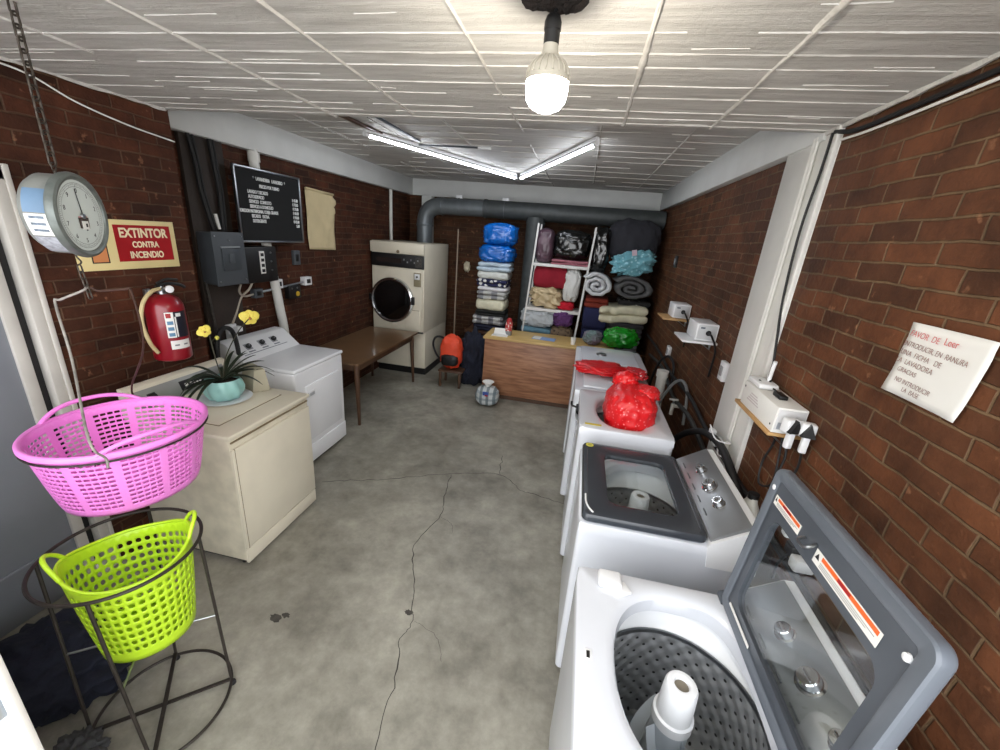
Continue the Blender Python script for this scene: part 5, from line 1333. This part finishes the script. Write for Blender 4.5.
def window_lid(w, h, state, depth=.66):
    """grey framed lid with a glass pane; local u along the hinge, v away from it"""
    hx = depth - (.165 if state == 'open' else .135)
    th = {'open': math.radians(94), 'closed': 0.0}[state]
    base = Matrix.Translation((hx, 0, h + .010)) @ Matrix.Rotation(th, 4, 'Y') @ Matrix(((0, -1, 0, 0), (1, 0, 0, 0), (0, 0, 1, 0), (0, 0, 0, 1)))
    V0, V1, U = .0, (.542 if state == 'open' else .515), (.312 if state == 'open' else .338)
    def lp(k, w_, r=.03): return [base @ Vector((x, y, w_)) for x, y in rrect(-(.290 if state == 'open' else U) + k, U - k, V0 + k, V1 - k, max(.004, r - k * .6), 6)]
    def win(k, w_, r=.045):
        P = rrect(-.225 - k, .250 + k, .062 - k, .405 + k, r, 6) if state == 'open' else rrect(-.222 - k, .232 + k, .085 - k, .40 + k, r, 6)
        return [base @ Vector((x, y, w_)) for x, y in P]
    m = MB()
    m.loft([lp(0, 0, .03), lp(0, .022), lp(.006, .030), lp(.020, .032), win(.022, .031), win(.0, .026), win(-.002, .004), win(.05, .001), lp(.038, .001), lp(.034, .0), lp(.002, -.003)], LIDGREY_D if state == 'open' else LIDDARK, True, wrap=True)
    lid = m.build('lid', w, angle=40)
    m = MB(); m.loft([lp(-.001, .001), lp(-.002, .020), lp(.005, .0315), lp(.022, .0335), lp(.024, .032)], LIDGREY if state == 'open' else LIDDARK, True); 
    m.loft([lp(-.001, .001), lp(.002, -.0045), lp(.030, -.0045), lp(.034, -.001)], LIDGREY, True); m.build('lid_border', lid, angle=40)
    m = MB(); m.loft([win(.004, .010), win(.004, .014)], GLASS, True, True, True); m.build('lid_glass', lid, angle=30)
    for s in ((-.29, .325) if state == 'open' else ()):
        m = MB(); m.cyl(base @ Vector((s + .01, 0, .010)), base @ Vector((s - .03, 0, .010)), .017, LIDGREY_D, n=18); m.build('hinge', lid)
    if state == 'open':
        # inner face carries labels, bumpers and the latch (w below zero faces the room)
        def lab(u, v, su, sv, name):
            b_ = MB(); b_.prism([(-su / 2, -sv / 2), (su / 2, -sv / 2), (su / 2, sv / 2), (-su / 2, sv / 2)], .0012, LABW, base @ Matrix.Translation((u, v, -.0012)))
            b_.prism([(-su * .47, sv * .12), (su * .38, sv * .12), (su * .38, sv * .42), (-su * .47, sv * .42)], .0004, LABO, base @ Matrix.Translation((u, v, -.0017)))
            b_.prism([(-.02, sv * .15), (.025, sv * .15), (.025, sv * .38), (-.02, sv * .38)], .0003, SIGN_R, base @ Matrix.Translation((u, v, -.0020)))
            b_.prism([(su * .41, -sv * .1), (su * .48, -sv * .1), (su * .445, sv * .35)], .0004, INK, base @ Matrix.Translation((u, v, -.0017)))
            for k in range(3): b_.prism([(-su * (.45 - .1 * k), -sv * (.06 + .13 * k)), (su * .38, -sv * (.06 + .13 * k)), (su * .38, -sv * (.11 + .13 * k)), (-su * (.45 - .1 * k), -sv * (.11 + .13 * k))], .0003, mat('label_print', (150, 150, 150), .6), base @ Matrix.Translation((u, v, -.0017)))
            o_ = b_.build(name, lid, angle=0); o_['label'] = 'white warning label with an orange band'
        lab(.196, .452, .145, .030, 'warning_label'); lab(-.075, .447, .235, .036, 'warning_label')
        for u in (.290, -.248):
            b_ = MB(); b_.lathe([(.009, 0), (.008, .006), (0, .008)], ENAMEL2, base @ Vector((u, .478, 0)), 14, base.to_3x3() @ Vector((0, 0, -1))); b_.build('lid_bumper', lid)
        b_ = MB(); b_.tube([base @ Vector(p) for p in ((.095, .455, -.002), (.085, .450, -.022), (.055, .452, -.026), (.045, .462, -.018), (.05, .470, -.002))], .004, STEEL, 7, smooth=4); b_.build('strike', lid)
        b_ = MB(); b_.prism(rrect(.10, .26, .030, .044, .004), .0015, LABW, base @ Matrix.Translation((0, 0, -.0015))); o_ = b_.build('hinge_strip', lid); o_['label'] = 'narrow white strip near the hinge'
    else:
        b_ = MB(); b_.lathe([(.022, 0), (.022, .001), (0, .0012)], mat('yellow_sticker', (214, 206, 70), .5), base @ Vector((.305, .478, .0335)), 24, (0, 0, 1)); b_.lathe([(.012, .001), (.012, .0016), (0, .0018)], mat('yellow_sticker_core', (176, 168, 60), .5), base @ Vector((.305, .478, .0335)), 20, (0, 0, 1)); b_.build('round_sticker', lid)
        b_ = MB(); b_.tube([base @ Vector(p) for p in ((-.19, .502, .034), (-.25, .500, .0345), (-.29, .488, .0345), (-.318, .470, .034))], .004, ENAMEL2, 7, smooth=4); b_.build('lid_grip', lid)

WX = .137
w1 = washer((WX, .905, 0), .930, 'nearest white washer with its grey glass lid standing open')
window_lid(w1, .930, 'open')
w2 = washer((WX, 1.835, 0), .930, 'white washer with closed grey glass lid and silver three knob console', drop=.035)
window_lid(w2, .930, 'closed')
w3 = washer((.115, 2.61, 0), 1.02, 'lidless white washer with a red speckled bag standing in its tub', .56, 'plain', tubcx=.275)
m = MB(); m.box((.085, -.285, 1.0215), (.10, .022, .003), mat('yellow_label', (196, 176, 44), .5), .001); o = m.build('yellow_label', w3); 
m = MB(); m.box((-.010, .10, .945), (.02, .09, .05), BLACK, .004); m.tube([(-.015, .10, .96), (-.05, .10, .97), (-.055, .12, .99)], .008, BLACK, 8, smooth=4); m.build('coin_handle', w3)
w4 = washer((.075, 3.31, 0), 1.0, 'white washer under the flat red bag, fourth from the camera', .60, 'plain', lid='shut')
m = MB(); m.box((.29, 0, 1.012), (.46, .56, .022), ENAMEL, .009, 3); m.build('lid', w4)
w5 = washer((.06, 4.04, 0), 1.0, 'farthest white washer with closed lid, next to the green plastic bag', .66, 'plain', lid='shut')
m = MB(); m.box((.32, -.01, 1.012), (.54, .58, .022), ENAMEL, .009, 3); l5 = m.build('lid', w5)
m = MB(); m.lathe([(.05, 0), (.048, .012), (.03, .02), (0, .021)], STEEL, (.25, -.02, 1.023), 24); m.build('knob', l5)

SPK = spots('red_speckled_plastic', (216, 26, 32), (232, 120, 122), 44, .24, .35)
rb = thing('laundry_bag', 'full red speckled bag stuffed in the tub of lidless washer', 'bag', (.455, 2.60, .95))
m = MB(); m.blob((-.02, 0, .10), (.165, .235, .165), SPK, .13, 2.0, 5, 0, 5, .75); m.build('sack', rb, angle=180)
m = MB(); m.blob((-.06, .10, .26), (.085, .075, .07), SPK, .3, 3, 4, 0, 8); m.blob((.07, -.03, .235), (.08, .10, .05), SPK, .3, 3, 4, 0, 9); m.build('gathered_top', rb, angle=180)
RED2 = mat('red_bag_plastic', (214, 24, 32), .3, var=.1, vscale=12, bump=.5, bscale=20)
bundle('laundry_bag', (.27, 3.42, 1.024), (.225, .17, .040), RED2, 'flat red plastic bag lying on the fourth washer', 'bag', 21, .3, 2.2, .8)
bundle('laundry_bag', (.56, 3.40, 1.024), (.10, .14, .035), spots('red_white_bag', (206, 40, 48), (226, 206, 206), 24, .2, .4), 'small red and white bag beside the flat red bag', 'bag', 23, .35, 2.5, .8)
GRN = mat('green_bag_plastic', (24, 150, 34), .25, var=.2, vscale=10, bump=.8, bscale=14, coat=.3)
bundle('plastic_bag', (.60, 5.18, .8405), (.22, .17, .13), GRN, 'shiny green plastic bag on the right end of the desk', 'plastic bag', 31, .24, 2.0, .8)
bundle('plastic_bag', (.25, 5.20, .8405), (.12, .10, .09), mat('teal_purple_bag', (104, 124, 122), .5, c2=(124, 96, 124), vscale=8), 'small teal and purple bag left of the green plastic bag', 'plastic bag', 33, .3, 2.4, .8)
cu = MB(); cu.lathe([(0, 0), (.028, 0), (.034, .09), (.031, .09), (.026, .005), (0, .005)], PAPER, n=22)
tag(cu.build('cup', loc=(.02, 5.06, .8405)), 'small white cup on the desk between folder and teal bag', 'cup')

# ================================================================== RIGHT WALL
nt_ = thing('handwritten_note', 'white paper sheet with handwritten Spanish note taped to the right brick wall', 'note', (XR - .004, 1.281, 1.815))
m = MB(); lo = []
for j in range(11):
    row = []
    for i in range(13):
        u, v = -1 + 2 * i / 12, -1 + 2 * j / 10
        y = -u * .135 + .010 * (-v) ; z = v * .109 + (.006 if False else 0)
        x = -.002 - .010 * max(0, abs(u) * abs(v) - .55) - .004 * (1 + noise.noise(Vector((u * 2, v * 2, 1)))) * .5
        row.append(Vector((x, y, z)))
    lo.append(row)
m.loft(lo, PAPER, closed=False); o = m.build('sheet', nt_, angle=180); solid(o, .0006)
PEN = mat('pen_brown', (142, 112, 105), .7); PENR = mat('pen_red', (204, 110, 108), .7)
LNS = [('FAVOR  DE', .115, .078, .025, PENR, .85), ('INTRODUCIR, EN  RANURA', .122, .046, .022, PEN, .80), ('UNA  FICHA   DE', .124, .020, .022, PEN, .90), ('LA  LAVADORA', .128, -.005, .022, PEN, .90), ('GRACIAS', .110, -.031, .020, PEN, .90), ('NO INTRODUCIR', .105, -.062, .020, PEN, .85), ('LA  BASE', .065, -.084, .020, PEN, .85)]
tx = [text('l', s_, sz, c_, on_right(-.0108, y, z) @ Matrix.Rotation(math.radians(-2), 4, 'Z') @ Matrix(((1, .12, 0, 0), (0, 1, 0, 0), (0, 0, 1, 0), (0, 0, 0, 1))), None, 'LEFT', .0003, 1.0, -.0002, nr) for s_, y, z, sz, c_, nr in LNS]
tx.append(text('l', 'Leer', .027, PENR, on_right(-.0108, -.005, .078), None, 'LEFT', .0003, 1, 0, .9))
joined('handwriting', tx, nt_)

rs = thing('wall_shelf', 'small pine shelf board on the right wall holding a white box', 'shelf', (XR - .07, 1.94, 1.365))
m = MB(); m.box((0.005, 0, 0), (.135, .40, .016), PINE, .002); m.build('board', rs)
for s in (-1, 1):
    m = MB(); m.box((.058, s * .12, -.045), (.008, .02, .08), STEEL, .001); m.tube([(.055, s * .12, -.08), (-.03, s * .12, -.012)], .004, STEEL, 6); m.build('bracket', rs)
rx = thing('router_box', 'white carton with printed side lying on the small pine shelf', 'box', (XR - .064, 1.92, 1.3735))
m = MB(); m.box((0, 0, .058), (.118, .36, .115), PAPER, .003); m.build('carton', rx)
m = MB()
for k in range(4): m.box((-.0597, .05, .045 + .012 * k), (.001, .13 - .02 * k, .005), mat('carton_print', (196, 186, 186), .6))
m.box((-.0597, .165, .09), (.001, .01, .01), INK); m.box((-.0597, -.155, .03), (.001, .008, .008), INK); m.build('print', rx)
m = MB(); m.box((.0, -.181, .062), (.105, .004, .09), mat('carton_end', (206, 206, 206), .6), .001); m.box((.0, -.1835, .035), (.09, .002, .03), mat('carton_end_print', (150, 154, 160), .6)); m.build('end_flap', rx)
rt = thing('router', 'white router with an upright antenna on top of the white carton', 'router', (XR - .075, 2.03, 1.490))
m = MB(); m.box((0, 0, .014), (.085, .14, .026), ENAMEL2, .009, 3); m.build('body', rt)
m = MB(); m.tube([(.02, .0, .02), (.022, .0, .10), (.022, -.005, .125)], .0085, ENAMEL2, 10); m.build('antenna', rt)
pa = thing('power_adapter', 'black power adapter with coiled cord lying on the white carton', 'adapter', (XR - .065, 1.87, 1.490))
m = MB(); m.box((0, 0, .010), (.035, .07, .018), BLACK, .004); m.build('body', pa)
m = MB(); m.tube([(0, .035, .010), (.01, .07, .010), (.0, .11, .012), (-.02, .12, .014), (-.035, .15, .03)], .004, BLACK, 7, smooth=4); m.build('cord', pa)
for k, (y, x) in enumerate(((1.700, XR - .080), (1.675, XR - .028))):
    t_ = thing('plug', ('white and black plug adaptor at the pine shelf end, farther from wall', 'white and black plug adaptor at the pine shelf end, against wall')[k], 'plug', (x, y, 1.38), .3 - .5 * k, 'plug adaptors at the pine shelf')
    m = MB(); m.box((0, 0, .052), (.055, .04, .06), ENAMEL2, .008, 3); m.box((.0, -.016, -.005), (.026, .026, .075), ENAMEL2, .006, 3); m.build('body', t_)
    m = MB(); m.prism([(-.026, -.02), (.026, -.02), (.0, .035)], .02, BLACK, on_front(0, -.017, .05)); m.build('black_face', t_)
    m = MB(); m.tube([(0, -.016, -.03), (.006, -.02, -.10), (.0, -.01, -.20), (.02, .01, -.28)], .005, BLACK, 7, smooth=5); m.build('cord', t_)
cable('black_cable', [(XR - .02, 1.90, 1.37), (XR - .015, 1.90, 1.26), (XR - .02, 1.93, 1.14), (XR - .03, 1.88, 1.05), (XR - .02, 1.80, 1.10), (XR - .02, 1.81, 1.22), (XR - .03, 1.83, 1.36)], .005, BLACK_RUB, 'black cable looping under the pine shelf', 'cable')
cable('black_cable', [(XR - .02, 2.22, 2.60), (XR - .022, 2.22, 2.45), (XR - .026, 2.235, 2.2), (XR - .026, 2.20, 1.9), (XR - .026, 2.13, 1.68), (XR - .03, 2.08, 1.56), (XR - .06, 2.0, 1.505)], .006, BLACK_RUB, 'black cable running down the white pier to the router', 'cable')
cable('black_cable', [(XR - .012, .3, 2.585), (XR - .012, 1.2, 2.58), (XR - .012, 1.7, 2.575), (XR - .012, 2.05, 2.575), (XR - .02, 2.2, 2.60)], .009, BLACK_RUB, 'black cable under the ceiling edge of the right wall', 'cable')
cable('white_cable', [(XR - .012, .3, 2.556), (XR - .012, 1.2, 2.556), (XR - .012, 1.9, 2.552), (XR - .012, 2.15, 2.56)], .005, PAPER, 'thin white wire below the black cable along the right wall top', 'wire')
for k, y in enumerate((2.345, 2.372)):
    m = MB(); m.tube([(XR - .016, y, 2.61), (XR - .016, y, 0.95)], .0085, WHITE_PVC, 8)
    tag(m.build('conduit'), ('slim white conduit on the white pier, nearer to the note', 'slim white conduit on the white pier, nearer to the shelves')[k], 'conduit', 'slim white conduits on the pier')

def regulator(loc, label, boardlabel, bm_, bx_):
    s_ = thing('wall_shelf', boardlabel, 'shelf', loc)
    m = MB(); m.box((-.095, 0, -.010), (.25, .30, .016), bm_, .002); m.build('board', s_)
    m = MB(); m.box((.02, 0, -.05), (.01, .03, .07), STEEL, .001); m.tube([(.015, 0, -.08), (-.09, 0, -.016)], .004, STEEL, 6); m.build('bracket', s_)
    b_ = thing('voltage_regulator', label, 'voltage regulator', (loc[0] - .06, loc[1], loc[2] - .002))
    m = MB(); m.box((0, 0, .068), (.15, bx_, .126), ENAMEL2, .006); 
    for x in (-.05, .05):
        for y in (-.05, .05): m.lathe([(.01, 0), (.01, .008)], BLACK, (x, y, 0), 10)
    m.build('case', b_)
    m = MB(); m.box((.0, -bx_ / 2 - .002, .068), (.128, .006, .104), mat('regulator_face', (198, 200, 202), .45), .002); m.lathe([(.020, 0), (.018, .004), (0, .005)], BLACK, (.01, -bx_ / 2 - .004, .065), 20, (0, -1, 0)); m.box((-.035, -bx_ / 2 - .006, .10), (.03, .004, .012), mat('regulator_led', (90, 100, 110), .4)); m.build('socket_face', b_)
    m = MB(); m.tube([(.01, -bx_ / 2 - .01, .065), (.02, -bx_ / 2 - .07, .05), (.06, -bx_ / 2 - .08, -.05), (.07, -bx_ / 2 - .04, -.25)], .007, BLACK, 8, smooth=5); m.build('cord', b_)
regulator((XRB - .022, 4.07, 1.475), 'white voltage regulator on the pine board, farther one', 'pine wall board under the farther white voltage regulator', PINE, .22)
regulator((XRB - .022, 3.25, 1.455), 'white voltage regulator on the white board, nearer one', 'white wall board under the nearer white voltage regulator', ENAMEL2, .25)
plate('light_switch', XRB, 5.01, 1.95, (.085, .13), BLACK, 'small black switch on the right wall above the regulators', 'switch', STEEL, .025, None, -1)
plate('outlet', XRB, 4.42, 1.05, (.11, .11), ENAMEL2, 'white wall outlet above the hoses behind the farthest washers', 'outlet', mat('outlet_hole', (150, 150, 150), .5), .03, None, -1)
plate('outlet', XRB, 2.82, 1.33, (.09, .13), ENAMEL2, 'white wall outlet beside the white pier edge', 'outlet', mat('outlet_hole2', (150, 150, 150), .5), .03, None, -1)

cable('drain_hose', [(.88, 3.30, .45), (.90, 2.95, .76), (.92, 2.70, .92), (.92, 2.48, 1.0), (.92, 2.28, 1.03), (.92, 2.10, 1.0), (.94, 1.95, .90), (.95, 1.80, .70)], .022, BLACK_RUB, 'thick black drain hose arching behind the silver console', 'hose', n=12)
cable('water_hose', [(1.0, 5.7, .95), (1.0, 4.8, .96), (.99, 4.0, .93), (.99, 3.3, .97), (.99, 2.7, .92), (.98, 2.0, .92), (.97, 1.0, .90)], .016, BLACK_RUB, 'black water hose along the right wall, upper of the two', 'hose')
cable('water_hose', [(.99, 5.2, .80), (1.0, 4.4, .86), (.98, 3.7, .80), (.98, 3.1, .85), (.97, 2.5, .80), (.95, 1.9, .80)], .018, mat('dark_hose', (52, 52, 50), .6), 'dark grey water hose along the right wall, lower of the two', 'hose')
cable('fill_hose', [(.86, 4.30, .50), (.90, 4.25, .9), (.96, 4.15, 1.06), (1.0, 4.0, 1.02), (1.0, 3.9, .8)], .013, BLACK_RUB, 'black fill hose bending up behind the fifth washer', 'hose')
cable('fill_hose', [(.80, 3.62, .55), (.88, 3.56, .88), (.95, 3.50, 1.02), (.99, 3.36, .98), (.99, 3.25, .72)], .013, mat('grey_hose', (120, 122, 122), .5), 'grey fill hose bending up behind the fourth washer', 'hose')
m = MB(); m.tube([(.86, 3.75, 1.0), (.86, 3.70, .55), (.86, 3.70, .0)], .045, WHITE_PVC, 16); m.lathe([(.052, 0), (.052, .06)], WHITE_PVC, (.86, 3.75, .96), 18)
tag(m.build('standpipe'), 'pale upright drain pipe behind the flat red bag', 'pipe')
vt = thing('water_tap', 'white plastic tap with a handle on the right wall behind the red speckled bag', 'tap', (.93, 3.45, .80))
m = MB(); m.cyl((.09, 0, 0), (0, 0, 0), .014, WHITE_PVC); m.cyl((0, 0, .02), (0, 0, -.08), .016, WHITE_PVC); m.build('body', vt)
m = MB(); m.cyl((0, 0, .02), (0, 0, .05), .008, STEEL); m.box((0, 0, .058), (.075, .018, .016), WHITE_PVC, .005); m.build('handle', vt)
t_ = thing('plug', 'tangled white plug with wires at the foot of the white pier', 'plug', (.95, 2.42, .99))
m = MB(); m.box((0, 0, 0), (.05, .06, .05), ENAMEL2, .008, 3); m.box((-.02, .05, .04), (.035, .05, .035), ENAMEL2, .008, 3); m.build('body', t_)
m = MB(); m.tube([(0, -.03, 0), (-.02, -.12, -.03), (.0, -.24, .02), (-.04, -.30, .0), (-.05, -.20, -.05), (0, -.1, -.08), (.02, -.3, -.10)], .005, ENAMEL2, 7, smooth=6); m.tube([(-.02, .08, .05), (-.06, .0, .10), (-.05, -.1, .06), (.0, -.18, .08), (.03, -.05, .05)], .004, ENAMEL2, 7, smooth=6); m.build('cord', t_)
jg = thing('jug', 'pale plastic jug on a ledge between the silver console and the right wall', 'jug', (.925, 1.80, .80))
m = MB(); m.lathe([(0, 0), (.055, 0), (.06, .02), (.06, .14), (.03, .19), (.022, .215)], mat('jug_pale', (196, 196, 188), .4), n=24, sx=.8, sy=1.2); m.build('body', jg)
m = MB(); m.lathe([(.024, .21), (.024, .235), (0, .236)], BLACK, n=16); m.build('cap', jg)
m = MB(); m.box((.925, 1.30, .785), (.14, 2.2, .03), mat('ledge_concrete', (120, 116, 108), .8, var=.1), .004)
tag(m.build('wall_ledge'), 'narrow grey ledge along the right wall behind the washers', 'ledge')
lk = thing('plug', 'white hook shaped plug adaptor on the wall, seen through the open glass lid', 'plug', (XR, 1.46, 1.02))
m = MB(); m.box((-.012, 0, .0), (.024, .08, .12), ENAMEL2, .005); m.box((-.045, .05, .04), (.07, .04, .04), ENAMEL2, .008); m.box((-.045, -.055, -.02), (.07, .05, .05), ENAMEL2, .008); m.build('body', lk)
m = MB(); m.box((-.05, 0.0, .0), (.05, .05, .045), BLACK, .006); m.tube([(-.06, 0, -.01), (-.07, .03, -.10), (-.05, .06, -.2)], .006, BLACK, 7, smooth=4); m.build('black_plug', lk)

# ================================================================== WORLD, DAYLIGHT, CAMERA
wd = bpy.data.worlds.new('World'); S.world = wd; wd.use_nodes = True
bg = wd.node_tree.nodes['Background']; bg.inputs[0].default_value = (0.95, 0.97, 1.0, 1); bg.inputs[1].default_value = 3.7

cam = bpy.data.cameras.new('camera'); co_ = bpy.data.objects.new('camera', cam); COL.objects.link(co_)
cam.sensor_width = 36; cam.sensor_fit = 'HORIZONTAL'; cam.lens = 401.609 / 1000 * 36; cam.clip_start = .02
y_, p_, r_ = math.radians(9.91673108), math.radians(19.04479803), math.radians(4.69591386)
def rot3(a): return Matrix(a)
Ry = Matrix(((math.cos(y_), math.sin(y_), 0), (-math.sin(y_), math.cos(y_), 0), (0, 0, 1)))
Bm = Matrix(((1, 0, 0), (0, 0, -1), (0, 1, 0)))
Rx = Matrix(((1, 0, 0), (0, math.cos(p_), -math.sin(p_)), (0, math.sin(p_), math.cos(p_))))
Rz = Matrix(((math.cos(r_), -math.sin(r_), 0), (math.sin(r_), math.cos(r_), 0), (0, 0, 1)))
Mc = Rz @ Rx @ Bm @ Ry          # rows: camera right, down, forward in world axes
R3 = Matrix((Mc[0], -Mc[1], -Mc[2])).transposed()
co_.matrix_world = Matrix.Translation((0, 0, 2.07)) @ R3.to_4x4()
S.camera = co_
S.view_settings.view_transform = 'Standard'; S.view_settings.look = 'None'; S.view_settings.gamma = 1.0
S.view_settings.use_curve_mapping = False
S.view_settings.exposure = 0.5
S.cycles.max_bounces = 8; S.cycles.diffuse_bounces = 4; S.cycles.transparent_max_bounces = 12
S.cycles.use_denoising = True; S.cycles.sample_clamp_indirect = 4.0; S.cycles.caustics_reflective = False; S.cycles.caustics_refractive = False
